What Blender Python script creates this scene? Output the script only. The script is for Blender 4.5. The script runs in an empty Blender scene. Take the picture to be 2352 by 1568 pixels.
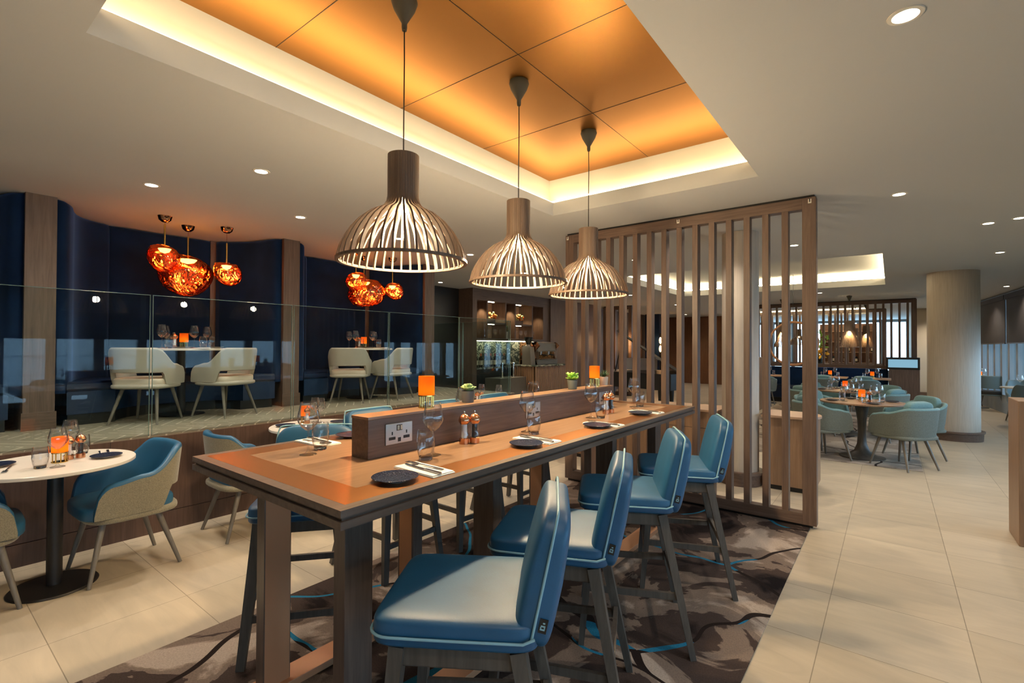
import bpy, bmesh, math, random
from math import sin, cos, pi, radians, sqrt, atan2
from mathutils import Vector, Matrix
S = bpy.context.scene
C = S.collection
random.seed(7)

# ------------------------------------------------------------------ helpers
def link(o):
    C.objects.link(o); return o

def obj(name, bm, mat, parent=None, loc=(0, 0, 0), rz=0, smooth=40):
    me = bpy.data.meshes.new(name)
    bmesh.ops.recalc_face_normals(bm, faces=bm.faces)
    bm.to_mesh(me); bm.free()
    if smooth:
        for p in me.polygons: p.use_smooth = True
        me.set_sharp_from_angle(angle=radians(smooth))
    me.materials.append(M[mat] if isinstance(mat, str) else mat)
    o = bpy.data.objects.new(name, me); link(o)
    o.location = loc; o.rotation_euler = (0, 0, rz)
    if parent: o.parent = parent
    return o

def tag(o, label=None, cat=None, group=None, kind=None):
    if label: o['label'] = label
    if cat: o['category'] = cat
    if group: o['group'] = group
    if kind: o['kind'] = kind
    return o

def thing(name, label, cat, loc=(0, 0, 0), rz=0, group=None):
    o = bpy.data.objects.new(name, None); link(o)
    o.empty_display_size = .1
    o.location = loc; o.rotation_euler = (0, 0, rz)
    return tag(o, label, cat, group)

def kids(o):
    return [c for c in list(o.children)]

def copy_tree(o, parent=None):
    c = o.copy(); link(c)
    if parent is not None: c.parent = parent
    for k in kids(o): copy_tree(k, c)
    return c

def place(proto, loc, rz, label, group=None, first=[]):
    """first call for a prototype moves it, later calls copy it"""
    if proto.name not in first:
        first.append(proto.name); o = proto
    else:
        o = copy_tree(proto)
    o.location = loc; o.rotation_euler = (0, 0, rz); o['label'] = label
    if group: o['group'] = group
    return o

def B(): return bmesh.new()

def bx(bm, x0, x1, y0, y1, z0, z1, bev=0, mtx=None, seg=2):
    vs = [bm.verts.new((x, y, z)) for x in (x0, x1) for y in (y0, y1) for z in (z0, z1)]
    f = [(0, 1, 3, 2), (4, 6, 7, 5), (0, 4, 5, 1), (2, 3, 7, 6), (0, 2, 6, 4), (1, 5, 7, 3)]
    fs = [bm.faces.new([vs[i] for i in q]) for q in f]
    if bev:
        es = list({e for q in fs for e in q.edges})
        r = bmesh.ops.bevel(bm, geom=es, offset=bev, segments=seg, affect='EDGES', profile=.5)
        vs = list({v for q in r['faces'] for v in q.verts} | {v for v in vs if v.is_valid})
    if mtx is not None:
        bmesh.ops.transform(bm, matrix=mtx, verts=vs)
    return vs

def lathe(bm, prof, n=32, c=(0, 0, 0), mtx=None):
    rows = []; new = []
    for r, z in prof:
        if r < 1e-6:
            v = bm.verts.new((c[0], c[1], c[2] + z)); rows.append([v]); new.append(v)
        else:
            row = [bm.verts.new((c[0] + r * cos(2 * pi * i / n), c[1] + r * sin(2 * pi * i / n), c[2] + z)) for i in range(n)]
            rows.append(row); new += row
    for a, b in zip(rows, rows[1:]):
        for i in range(n):
            j = (i + 1) % n
            if len(a) == 1 and len(b) == 1: continue
            if len(a) == 1: bm.faces.new((a[0], b[j], b[i]))
            elif len(b) == 1: bm.faces.new((a[i], a[j], b[0]))
            else: bm.faces.new((a[i], a[j], b[j], b[i]))
    if mtx is not None: bmesh.ops.transform(bm, matrix=mtx, verts=new)
    return new

def tube(bm, pts, r, n=8, closed=False, sq=None):
    pts = [Vector(p) for p in pts]; rs = r if isinstance(r, (list, tuple)) else [r] * len(pts)
    rows = []; L = len(pts); ref = None
    for i, p in enumerate(pts):
        a = pts[i - 1] if (i > 0 or closed) else p
        b = pts[(i + 1) % L] if (i < L - 1 or closed) else p
        t = (b - a).normalized()
        if ref is None: ref = Vector((0, 0, 1)) if abs(t.z) < .9 else Vector((1, 0, 0))
        x = ref - t * ref.dot(t)
        if x.length < 1e-5: x = Vector((1, 0, 0)) - t * t.x
        x.normalize(); ref = x; y = t.cross(x)
        if sq:
            w, h = sq
            offs = [(-w, -h), (w, -h), (w, h), (-w, h)]
            rows.append([bm.verts.new(p + x * (o[1] * rs[i]) + y * (o[0] * rs[i])) for o in offs])
        else:
            rows.append([bm.verts.new(p + (x * cos(2 * pi * k / n) + y * sin(2 * pi * k / n)) * rs[i]) for k in range(n)])
    m = len(rows[0])
    rng = range(L) if closed else range(L - 1)
    for i in rng:
        a, b = rows[i], rows[(i + 1) % L]
        for k in range(m):
            bm.faces.new((a[k], a[(k + 1) % m], b[(k + 1) % m], b[k]))
    if not closed:
        bm.faces.new(rows[0][::-1]); bm.faces.new(rows[-1])

def sell(bm, a, b, c, e1=.3, e2=.3, mtx=None, nu=40, nv=20, warp=None):
    def sp(v, e): return math.copysign(abs(v) ** e, v)
    rows = []; new = []
    for j in range(nv + 1):
        ph = -pi / 2 + pi * j / nv
        if j in (0, nv):
            v = bm.verts.new((0, 0, sp(sin(ph), e1) * c)); rows.append([v]); new.append(v); continue
        row = []
        for i in range(nu):
            th = 2 * pi * i / nu
            row.append(bm.verts.new((a * sp(cos(ph), e1) * sp(cos(th), e2), b * sp(cos(ph), e1) * sp(sin(th), e2), c * sp(sin(ph), e1))))
        rows.append(row); new += row
    for A, D in zip(rows, rows[1:]):
        for i in range(nu):
            j = (i + 1) % nu
            if len(A) == 1: bm.faces.new((A[0], D[j], D[i]))
            elif len(D) == 1: bm.faces.new((A[i], A[j], D[0]))
            else: bm.faces.new((A[i], A[j], D[j], D[i]))
    if warp:
        for v in new: v.co = warp(v.co.copy())
    if mtx is not None: bmesh.ops.transform(bm, matrix=mtx, verts=new)
    return new

def grid(bm, rows, closed_u=False, closed_v=False):
    V = [[bm.verts.new(p) for p in r] for r in rows]
    nu = len(V); nv = len(V[0])
    for i in range(nu if closed_u else nu - 1):
        for j in range(nv if closed_v else nv - 1):
            bm.faces.new((V[i][j], V[(i + 1) % nu][j], V[(i + 1) % nu][(j + 1) % nv], V[i][(j + 1) % nv]))
    return V

def prism(bm, poly, z0, z1, bev=0):
    a = [bm.verts.new((x, y, z0)) for x, y in poly]; b = [bm.verts.new((x, y, z1)) for x, y in poly]
    n = len(poly)
    fs = [bm.faces.new(a[::-1]), bm.faces.new(b)]
    for i in range(n): fs.append(bm.faces.new((a[i], a[(i + 1) % n], b[(i + 1) % n], b[i])))
    if bev:
        es = list(set(fs[1].edges) | set(fs[0].edges))
        bmesh.ops.bevel(bm, geom=es, offset=bev, segments=2, affect='EDGES')

def T(x=0, y=0, z=0, rx=0, ry=0, rz=0):
    return Matrix.Translation((x, y, z)) @ Matrix.Rotation(rz, 4, 'Z') @ Matrix.Rotation(ry, 4, 'Y') @ Matrix.Rotation(rx, 4, 'X')

def smooth01(a, b, x):
    t = max(0, min(1, (x - a) / (b - a))); return t * t * (3 - 2 * t)

# ------------------------------------------------------------------ materials
M = {}
def nt(name):
    m = bpy.data.materials.new(name); m.use_nodes = True
    t = m.node_tree; b = t.nodes['Principled BSDF']; M[name] = m
    return m, t, b
def N(t, k, **kw):
    n = t.nodes.new(k)
    for a, v in kw.items(): setattr(n, a, v)
    return n
def setin(n, **kw):
    for k, v in kw.items(): n.inputs[k.replace('_', ' ')].default_value = v
def mat(name, col, rough=.5, metal=0, bump=0, bscale=80, spec=.5, coat=0, sheen=0, var=0, vscale=3):
    m, t, b = nt(name)
    b.inputs['Base Color'].default_value = (*col, 1); b.inputs['Roughness'].default_value = rough
    b.inputs['Metallic'].default_value = metal; b.inputs['Specular IOR Level'].default_value = spec
    if coat: b.inputs['Coat Weight'].default_value = coat; b.inputs['Coat Roughness'].default_value = .1
    if sheen: b.inputs['Sheen Weight'].default_value = sheen; b.inputs['Sheen Roughness'].default_value = .4
    tc = N(t, 'ShaderNodeTexCoord')
    if bump:
        n = N(t, 'ShaderNodeTexNoise'); setin(n, Scale=bscale, Detail=4); t.links.new(tc.outputs['Object'], n.inputs['Vector'])
        bp = N(t, 'ShaderNodeBump'); setin(bp, Strength=bump, Distance=.002)
        t.links.new(n.outputs['Fac'], bp.inputs['Height']); t.links.new(bp.outputs['Normal'], b.inputs['Normal'])
    if var:
        n = N(t, 'ShaderNodeTexNoise'); setin(n, Scale=vscale, Detail=5); t.links.new(tc.outputs['Object'], n.inputs['Vector'])
        r = N(t, 'ShaderNodeValToRGB')
        r.color_ramp.elements[0].position = .3; r.color_ramp.elements[1].position = .7
        r.color_ramp.elements[0].color = (*[c * (1 - var) for c in col], 1); r.color_ramp.elements[1].color = (*[min(1, c * (1 + var)) for c in col], 1)
        t.links.new(n.outputs['Fac'], r.inputs['Fac']); t.links.new(r.outputs['Color'], b.inputs['Base Color'])
    return m
def wood(name, dark, light, axis='z', rough=.45, scale=1.0, coat=0, bump=.15):
    m, t, b = nt(name)
    tc = N(t, 'ShaderNodeTexCoord'); mp = N(t, 'ShaderNodeMapping')
    s = {'x': (1.2, 22, 22), 'y': (22, 1.2, 22), 'z': (22, 22, 1.2)}[axis]
    mp.inputs['Scale'].default_value = [v * scale for v in s]
    t.links.new(tc.outputs['Object'], mp.inputs['Vector'])
    n = N(t, 'ShaderNodeTexNoise'); setin(n, Scale=2.2, Detail=8, Roughness=.62, Distortion=.6)
    t.links.new(mp.outputs['Vector'], n.inputs['Vector'])
    r = N(t, 'ShaderNodeValToRGB'); r.color_ramp.elements[0].position = .3; r.color_ramp.elements[1].position = .72
    r.color_ramp.elements[0].color = (*dark, 1); r.color_ramp.elements[1].color = (*light, 1)
    t.links.new(n.outputs['Fac'], r.inputs['Fac']); t.links.new(r.outputs['Color'], b.inputs['Base Color'])
    b.inputs['Roughness'].default_value = rough
    if coat: b.inputs['Coat Weight'].default_value = coat; b.inputs['Coat Roughness'].default_value = .15
    bp = N(t, 'ShaderNodeBump'); setin(bp, Strength=bump, Distance=.001)
    t.links.new(n.outputs['Fac'], bp.inputs['Height']); t.links.new(bp.outputs['Normal'], b.inputs['Normal'])
    return m
def emit(name, col, st):
    m, t, b = nt(name)
    e = N(t, 'ShaderNodeEmission'); e.inputs['Color'].default_value = (*col, 1); e.inputs['Strength'].default_value = st
    t.links.new(e.outputs[0], t.nodes['Material Output'].inputs['Surface']); return m
def thin_glass(name, tint=(1, 1, 1), base=.04, edge=.9, power=4.0, rough=.01):
    """thin clear glass: transparent with a Fresnel-weighted mirror"""
    m, t, b = nt(name); t.nodes.remove(b)
    tr = N(t, 'ShaderNodeBsdfTransparent'); tr.inputs['Color'].default_value = (*tint, 1)
    gl = N(t, 'ShaderNodeBsdfGlossy'); gl.inputs['Roughness'].default_value = rough
    lw = N(t, 'ShaderNodeLayerWeight'); lw.inputs['Blend'].default_value = .5
    pw = N(t, 'ShaderNodeMath', operation='POWER'); pw.inputs[1].default_value = power
    mr = N(t, 'ShaderNodeMapRange'); setin(mr, To_Min=base, To_Max=edge)
    mx = N(t, 'ShaderNodeMixShader')
    t.links.new(lw.outputs['Facing'], pw.inputs[0]); t.links.new(pw.outputs[0], mr.inputs['Value'])
    t.links.new(mr.outputs[0], mx.inputs[0]); t.links.new(tr.outputs[0], mx.inputs[1]); t.links.new(gl.outputs[0], mx.inputs[2])
    t.links.new(mx.outputs[0], t.nodes['Material Output'].inputs['Surface']); return m

WD = (.085, .052, .038); WL = (.165, .108, .08)
wood('wood_z', WD, WL, 'z'); wood('wood_x', WD, WL, 'x'); wood('wood_y', WD, WL, 'y')
wood('fascia_wood', (.078, .042, .028), (.135, .076, .052), 'z', .5)
wood('table_wood', (.24, .135, .072), (.36, .215, .125), 'y', .28, coat=.25, bump=.05)
wood('edge_wood', (.085, .058, .043), (.15, .105, .08), 'y', .38)
wood('leg_wood', (.075, .052, .042), (.14, .10, .08), 'z', .35)
wood('stool_wood', (.055, .048, .042), (.10, .088, .075), 'z', .4)
wood('chair_wood', (.13, .115, .095), (.2, .18, .15), 'z', .45)
wood('desk_wood', (.20, .115, .065), (.3, .185, .11), 'z', .4)
wood('desk_top', (.33, .2, .12), (.46, .3, .19), 'x', .4)
wood('warm_wood', (.14, .06, .028), (.22, .10, .05), 'z', .3)
wood('lath_wood', (.12, .078, .052), (.2, .135, .092), 'z', .5)
wood('cream_wood', (.42, .36, .29), (.52, .46, .38), 'z', .5)
mat('paint', (.50, .505, .50), .9)
mat('wall_paint', (.50, .43, .33), .9)
mat('white_paint', (.72, .68, .60), .85)
mat('copper_inlay', (.62, .27, .09), .3, 1, bump=.1, bscale=300)
mat('copper_face', (.62, .32, .17), .5, .55)
mat('copper_mill', (.72, .36, .2), .22, 1)
mat('brass', (.75, .5, .14), .18, 1)
mat('chrome', (.75, .73, .7), .12, 1)
mat('steel', (.55, .5, .45), .3, 1)
mat('copper_shiny', (.5, .25, .15), .06, 1)
mat('black_metal', (.012, .011, .011), .45)
mat('black', (.008, .008, .008), .4)
mat('canopy', (.032, .033, .026), .6)
mat('blue_leather', (.013, .085, .185), .44, bump=.12, bscale=220, var=.12, vscale=8)
mat('piping', (.23, .42, .50), .45)
mat('tub_blue', (.022, .11, .21), .38, bump=.1, bscale=200)
mat('olive_fabric', (.24, .215, .15), .9, bump=.6, bscale=420, sheen=.3, var=.25, vscale=180)
mat('grey_leather', (.42, .39, .335), .28, bump=.06, bscale=200)
mat('cream_leather', (.6, .52, .42), .4)
mat('navy_velvet', (.006, .019, .056), .85, sheen=.5, var=.2, vscale=4); M['navy_velvet'].node_tree.nodes['Principled BSDF'].inputs['Specular IOR Level'].default_value = .08; M['navy_velvet'].node_tree.nodes['Principled BSDF'].inputs['Sheen Tint'].default_value = (.25, .45, 1, 1)
mat('navy_leather', (.005, .019, .060), .35)
mat('teal_fabric', (.13, .245, .26), .85, sheen=.3, var=.1, vscale=60)
mat('teal_outer', (.135, .155, .135), .9, bump=.5, bscale=400, var=.25, vscale=150)
mat('slate_leather', (.12, .17, .18), .5)
mat('white_top', (.72, .66, .57), .3)
mat('napkin', (.85, .82, .76), .85, bump=.2, bscale=500)
mat('china', (.55, .52, .5), .2)
mat('ceramic_grey', (.075, .085, .09), .6); mat('ceramic_cream', (.72, .66, .5), .55); mat('ceramic_dark', (.10, .115, .105), .55)
mat('leaf_pale', (.30, .42, .17), .45, var=.25, vscale=40); mat('leaf_bright', (.22, .46, .05), .4, var=.3, vscale=40); mat('leaf_dark', (.03, .085, .03), .45)
mat('soil', (.04, .03, .02), .9)
mat('salt', (.8, .8, .8), .6); mat('pepper', (.015, .013, .012), .6)
mat('blind', (.035, .028, .027), .8, var=.15, vscale=2)
mat('frame_grey', (.22, .25, .27), .5)
mat('orange_flowers', (.62, .16, .02), .7, var=.5, vscale=30)
mat('yellow_flowers', (.7, .36, .02), .7, var=.5, vscale=20)
mat('bottle_glass', (.012, .014, .012), .12); mat('label_paper', (.62, .58, .46), .7)
mat('foil_orange', (.45, .12, .03), .35, .5); mat('foil_red', (.35, .05, .035), .35, .5)
mat('machine_grey', (.20, .19, .165), .3, .6)
mat('bounce_ground', (.6, .62, .64), .8); mat('facade', (.6, .66, .7), .7)  # ground and facade paled so daylight bounces up onto the ceiling
emit('lens', (1, .87, .68), 14)
emit('led_warm', (1, .68, .34), 12)
emit('led_cream', (1, .80, .48), 34)
emit('led_bar', (1, .88, .62), 16)
emit('bulb', (1, .72, .36), 60)
emit('sconce_glow', (1, .5, .18), 18)
emit('screen_glow', (.22, .42, .55), .6)
emit('melt_glow', (1, .74, .30), 11)
thin_glass('pane', (.84, .89, .88), .02, .8, 4.2)
thin_glass('glassware', (.99, .99, .99), .06, .95, 2.2)
mat('glass_edge', (.40, .62, .56), .12, spec=.8); 
def _edge():
    m = M['glass_edge']; b = m.node_tree.nodes['Principled BSDF']
    b.inputs['Transmission Weight'].default_value = .7; b.inputs['IOR'].default_value = 1.3
_edge()
def _solidglass():
    m, t, b = nt('glass_base')
    b.inputs['Base Color'].default_value = (.95, .97, .96, 1); b.inputs['Transmission Weight'].default_value = 1
    b.inputs['Roughness'].default_value = .02; b.inputs['IOR'].default_value = 1.45
_solidglass()

def mat_floor():
    m, t, b = nt('floor_tile')
    tc = N(t, 'ShaderNodeTexCoord'); mp = N(t, 'ShaderNodeMapping'); mp.inputs['Location'].default_value = (.287, -.5, 0)
    t.links.new(tc.outputs['Object'], mp.inputs['Vector'])
    br = N(t, 'ShaderNodeTexBrick'); br.offset = 0; br.squash = 1
    setin(br, Scale=1, Mortar_Size=.0022, Mortar_Smooth=.1, Brick_Width=.6, Row_Height=.6)
    br.inputs['Color1'].default_value = (.50, .425, .32, 1); br.inputs['Color2'].default_value = (.56, .48, .37, 1); br.inputs['Mortar'].default_value = (.27, .22, .16, 1)
    t.links.new(mp.outputs['Vector'], br.inputs['Vector'])
    m2 = N(t, 'ShaderNodeMapping'); m2.inputs['Scale'].default_value = (.8, 3.2, 1); m2.inputs['Rotation'].default_value = (0, 0, .35)
    t.links.new(tc.outputs['Object'], m2.inputs['Vector'])
    n = N(t, 'ShaderNodeTexNoise'); setin(n, Scale=2.2, Detail=7, Roughness=.6, Distortion=1.2); t.links.new(m2.outputs['Vector'], n.inputs['Vector'])
    r = N(t, 'ShaderNodeValToRGB'); r.color_ramp.elements[0].position = .3; r.color_ramp.elements[1].position = .75
    r.color_ramp.elements[0].color = (.86, .85, .83, 1); r.color_ramp.elements[1].color = (1.08, 1.06, 1.03, 1)
    t.links.new(n.outputs['Fac'], r.inputs['Fac'])
    mx = N(t, 'ShaderNodeMix', data_type='RGBA', blend_type='MULTIPLY'); mx.inputs[0].default_value = 1
    t.links.new(br.outputs['Color'], mx.inputs[6]); t.links.new(r.outputs['Color'], mx.inputs[7])
    t.links.new(mx.outputs[2], b.inputs['Base Color']); b.inputs['Roughness'].default_value = .38; b.inputs['Specular IOR Level'].default_value = .35
    bp = N(t, 'ShaderNodeBump'); setin(bp, Strength=.4, Distance=.001); bp.invert = True
    t.links.new(br.outputs['Fac'], bp.inputs['Height']); t.links.new(bp.outputs['Normal'], b.inputs['Normal'])
mat_floor()

def mat_rug(name, cols, lines, lscale=.9, seed=0.0):
    m, t, b = nt(name)
    tc = N(t, 'ShaderNodeTexCoord'); mp = N(t, 'ShaderNodeMapping'); mp.inputs['Location'].default_value = (seed, seed * .7, seed)
    t.links.new(tc.outputs['Object'], mp.inputs['Vector'])
    n1 = N(t, 'ShaderNodeTexNoise'); setin(n1, Scale=1.7, Detail=7, Roughness=.55, Distortion=.9); t.links.new(mp.outputs['Vector'], n1.inputs['Vector'])
    r1 = N(t, 'ShaderNodeValToRGB'); cr = r1.color_ramp
    cr.elements[0].position = .36; cr.elements[0].color = (*cols[0], 1)
    cr.elements[1].position = .62; cr.elements[1].color = (*cols[3], 1)
    e = cr.elements.new(.43); e.color = (*cols[1], 1)
    e = cr.elements.new(.505); e.color = (*cols[1], 1)
    e = cr.elements.new(.515); e.color = (*cols[2], 1)
    e = cr.elements.new(.575); e.color = (*cols[2], 1)
    t.links.new(n1.outputs['Fac'], r1.inputs['Fac'])
    v = N(t, 'ShaderNodeTexVoronoi', feature='DISTANCE_TO_EDGE'); setin(v, Scale=lscale)
    n2 = N(t, 'ShaderNodeTexNoise'); setin(n2, Scale=1.1, Detail=2); t.links.new(mp.outputs['Vector'], n2.inputs['Vector'])
    va = N(t, 'ShaderNodeVectorMath', operation='MULTIPLY_ADD'); va.inputs[1].default_value = (.5, .5, .5)
    t.links.new(n2.outputs['Color'], va.inputs[0]); t.links.new(mp.outputs['Vector'], va.inputs[2]); t.links.new(va.outputs[0], v.inputs['Vector'])
    lt = N(t, 'ShaderNodeMath', operation='LESS_THAN'); lt.inputs[1].default_value = .011 * lscale
    t.links.new(v.outputs['Distance'], lt.inputs[0])
    n3 = N(t, 'ShaderNodeTexNoise'); setin(n3, Scale=1.4, Detail=1); t.links.new(va.outputs[0], n3.inputs['Vector'])
    g = N(t, 'ShaderNodeMath', operation='GREATER_THAN'); g.inputs[1].default_value = .5; t.links.new(n3.outputs['Fac'], g.inputs[0])
    lc = N(t, 'ShaderNodeMix', data_type='RGBA'); lc.inputs[6].default_value = (*lines[0], 1); lc.inputs[7].default_value = (*lines[1], 1)
    t.links.new(g.outputs[0], lc.inputs[0])
    mx = N(t, 'ShaderNodeMix', data_type='RGBA'); t.links.new(lt.outputs[0], mx.inputs[0]); t.links.new(r1.outputs['Color'], mx.inputs[6]); t.links.new(lc.outputs[2], mx.inputs[7])
    n4 = N(t, 'ShaderNodeTexNoise'); setin(n4, Scale=140, Detail=2); t.links.new(tc.outputs['Object'], n4.inputs['Vector'])
    r4 = N(t, 'ShaderNodeValToRGB'); r4.color_ramp.elements[0].color = (.62, .62, .62, 1); r4.color_ramp.elements[1].color = (1.35, 1.3, 1.25, 1)
    t.links.new(n4.outputs['Fac'], r4.inputs['Fac'])
    mm = N(t, 'ShaderNodeMix', data_type='RGBA', blend_type='MULTIPLY'); mm.inputs[0].default_value = 1
    t.links.new(mx.outputs[2], mm.inputs[6]); t.links.new(r4.outputs['Color'], mm.inputs[7]); t.links.new(mm.outputs[2], b.inputs['Base Color'])
    b.inputs['Roughness'].default_value = .95; b.inputs['Specular IOR Level'].default_value = .1
    bp = N(t, 'ShaderNodeBump'); setin(bp, Strength=.5, Distance=.004); t.links.new(n4.outputs['Fac'], bp.inputs['Height']); t.links.new(bp.outputs['Normal'], b.inputs['Normal'])
mat_rug('rug_dark', [(.014, .010, .010), (.06, .042, .036), (.20, .15, .12), (.42, .34, .28)], [(.02, .013, .011), (.02, .17, .30)], .95, 2.3)
mat_rug('rug_light', [(.12, .10, .09), (.26, .22, .19), (.36, .31, .27), (.48, .42, .36)], [(.04, .03, .027), (.05, .04, .035)], .8, 5.1)

def mat_herring():
    m, t, b = nt('herringbone_carpet')
    tc = N(t, 'ShaderNodeTexCoord'); sp = N(t, 'ShaderNodeSeparateXYZ'); t.links.new(tc.outputs['Object'], sp.inputs[0])
    def ma(op, a, bb=None):
        n = N(t, 'ShaderNodeMath', operation=op)
        for i, q in enumerate((a, bb)):
            if q is None: continue
            if isinstance(q, (int, float)): n.inputs[i].default_value = q
            else: t.links.new(q, n.inputs[i])
        return n.outputs[0]
    u = ma('DIVIDE', sp.outputs['X'], .34); fr = ma('PINGPONG', u, 1.0)
    w = ma('ADD', ma('MULTIPLY', sp.outputs['Y'], 1.0), ma('MULTIPLY', fr, .24))
    st = ma('FRACT', ma('DIVIDE', w, .115))
    ln = ma('LESS_THAN', st, .12)
    n = N(t, 'ShaderNodeTexNoise'); setin(n, Scale=6, Detail=4); t.links.new(tc.outputs['Object'], n.inputs['Vector'])
    g = ma('MULTIPLY', ln, ma('GREATER_THAN', n.outputs['Fac'], .43))
    mx = N(t, 'ShaderNodeMix', data_type='RGBA'); mx.inputs[6].default_value = (.23, .205, .15, 1); mx.inputs[7].default_value = (.47, .43, .33, 1)
    t.links.new(g, mx.inputs[0]); t.links.new(mx.outputs[2], b.inputs['Base Color']); b.inputs['Roughness'].default_value = .95
mat_herring()

def mat_coffer():
    m, t, b = nt('coffer_copper')
    b.inputs['Base Color'].default_value = (.46, .22, .06, 1); b.inputs['Metallic'].default_value = 1; b.inputs['Roughness'].default_value = .42
    tc = N(t, 'ShaderNodeTexCoord'); mp = N(t, 'ShaderNodeMapping'); mp.inputs['Scale'].default_value = (2, 90, 2); t.links.new(tc.outputs['Object'], mp.inputs['Vector'])
    n = N(t, 'ShaderNodeTexNoise'); setin(n, Scale=3, Detail=3); t.links.new(mp.outputs['Vector'], n.inputs['Vector'])
    bp = N(t, 'ShaderNodeBump'); setin(bp, Strength=.08, Distance=.003); t.links.new(n.outputs['Fac'], bp.inputs['Height']); t.links.new(bp.outputs['Normal'], b.inputs['Normal'])
mat_coffer()

def mat_plate():
    m, t, b = nt('navy_plate')
    tc = N(t, 'ShaderNodeTexCoord'); n = N(t, 'ShaderNodeTexVoronoi'); setin(n, Scale=150); t.links.new(tc.outputs['Object'], n.inputs['Vector'])
    r = N(t, 'ShaderNodeValToRGB'); r.color_ramp.elements[0].position = .12; r.color_ramp.elements[1].position = .4
    r.color_ramp.elements[0].color = (.10, .115, .17, 1); r.color_ramp.elements[1].color = (.012, .017, .04, 1)
    t.links.new(n.outputs['Distance'], r.inputs['Fac']); t.links.new(r.outputs['Color'], b.inputs['Base Color']); b.inputs['Roughness'].default_value = .12
    bp = N(t, 'ShaderNodeBump'); setin(bp, Strength=.7, Distance=.002); t.links.new(n.outputs['Distance'], bp.inputs['Height']); t.links.new(bp.outputs['Normal'], b.inputs['Normal'])
mat_plate()

def mat_shade():
    m, t, b = nt('orange_shade'); t.nodes.remove(b)
    d = N(t, 'ShaderNodeBsdfDiffuse'); d.inputs['Color'].default_value = (.9, .36, .05, 1)
    tr = N(t, 'ShaderNodeBsdfTranslucent'); tr.inputs['Color'].default_value = (1, .46, .07, 1)
    mx = N(t, 'ShaderNodeMixShader'); mx.inputs[0].default_value = .7
    t.links.new(d.outputs[0], mx.inputs[1]); t.links.new(tr.outputs[0], mx.inputs[2]); t.links.new(mx.outputs[0], t.nodes['Material Output'].inputs['Surface'])
mat_shade()
emit('candle', (1, .5, .12), 70)

def mat_melt():
    m, t, b = nt('melt_glass'); t.nodes.remove(b)
    tr = N(t, 'ShaderNodeBsdfTransparent'); tr.inputs['Color'].default_value = (1, .42, .16, 1)
    g = N(t, 'ShaderNodeBsdfGlossy'); g.inputs['Color'].default_value = (1, .40, .17, 1); g.inputs['Roughness'].default_value = .06
    mx = N(t, 'ShaderNodeMixShader'); mx.inputs[0].default_value = .46
    tc = N(t, 'ShaderNodeTexCoord'); n = N(t, 'ShaderNodeTexNoise'); setin(n, Scale=7, Detail=2, Distortion=1.5); t.links.new(tc.outputs['Object'], n.inputs['Vector'])
    bp = N(t, 'ShaderNodeBump'); setin(bp, Strength=.8, Distance=.05); t.links.new(n.outputs['Fac'], bp.inputs['Height']); t.links.new(bp.outputs['Normal'], g.inputs['Normal'])
    t.links.new(tr.outputs[0], mx.inputs[1]); t.links.new(g.outputs[0], mx.inputs[2]); t.links.new(mx.outputs[0], t.nodes['Material Output'].inputs['Surface'])
mat_melt()

def mat_marble():
    m, t, b = nt('green_marble')
    tc = N(t, 'ShaderNodeTexCoord'); mp = N(t, 'ShaderNodeMapping'); mp.inputs['Scale'].default_value = (1, 1, 2.2); t.links.new(tc.outputs['Object'], mp.inputs['Vector'])
    n = N(t, 'ShaderNodeTexNoise'); setin(n, Scale=2.2, Detail=6, Distortion=2.5); t.links.new(mp.outputs['Vector'], n.inputs['Vector'])
    r = N(t, 'ShaderNodeValToRGB'); r.color_ramp.elements[0].position = .46; r.color_ramp.elements[0].color = (.04, .055, .045, 1); r.color_ramp.elements[1].position = .51; r.color_ramp.elements[1].color = (.5, .5, .38, 1)
    e = r.color_ramp.elements.new(.55); e.color = (.07, .09, .07, 1)
    t.links.new(n.outputs['Fac'], r.inputs['Fac']); t.links.new(r.outputs['Color'], b.inputs['Base Color']); b.inputs['Roughness'].default_value = .2
mat_marble()

def light(kind, name, loc, power, col=(1, .8, .58), parent=None, **kw):
    d = bpy.data.lights.new(name, kind); d.energy = power; d.color = col
    for k, v in kw.items(): setattr(d, k, v)
    o = bpy.data.objects.new(name, d); link(o); o.location = loc
    if parent: o.parent = parent
    return o

CZ = 2.735      # ceiling height
PZ = .755       # raised platform height
# ------------------------------------------------------------------ shell
def struct(name, bm, m, label=None, parent=None, smooth=0):
    o = obj(name, bm, m, parent, smooth=smooth)
    if parent is None: tag(o, label, None, None, 'structure')
    elif label: o['label'] = label
    return o

bm = B(); bx(bm, -8, 6, -4.2, 27, -.1, 0); struct('floor', bm, 'floor_tile', 'beige stone tile floor')
HOLES = [(-2.55, -.76, .475, 3.905), (-4.04, -.08, 8.08, 12.07), (-4.3, -.6, 18.6, 22.0)]
xs = sorted({-8, 6} | {v for h in HOLES for v in h[:2]}); ys = sorted({-4.2, 27} | {v for h in HOLES for v in h[2:]})
bm = B()
for a, b in zip(xs, xs[1:]):
    for c, d in zip(ys, ys[1:]):
        if any(h[0] <= a and b <= h[1] and h[2] <= c and d <= h[3] for h in HOLES): continue
        bx(bm, a, b, c, d, CZ, CZ + .03)
for h in HOLES:     # upright plaster lip round each recess
    x0, x1, y0, y1 = h; t = .03; z0, z1 = CZ + .03, CZ + .125
    bx(bm, x0 - t, x0, y0 - t, y1 + t, z0, z1); bx(bm, x1, x1 + t, y0 - t, y1 + t, z0, z1)
    bx(bm, x0, x1, y0 - t, y0, z0, z1); bx(bm, x0, x1, y1, y1 + t, z0, z1)
ceil = struct('ceiling', bm, 'paint', 'plain off-white ceiling with lit recesses')
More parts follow.
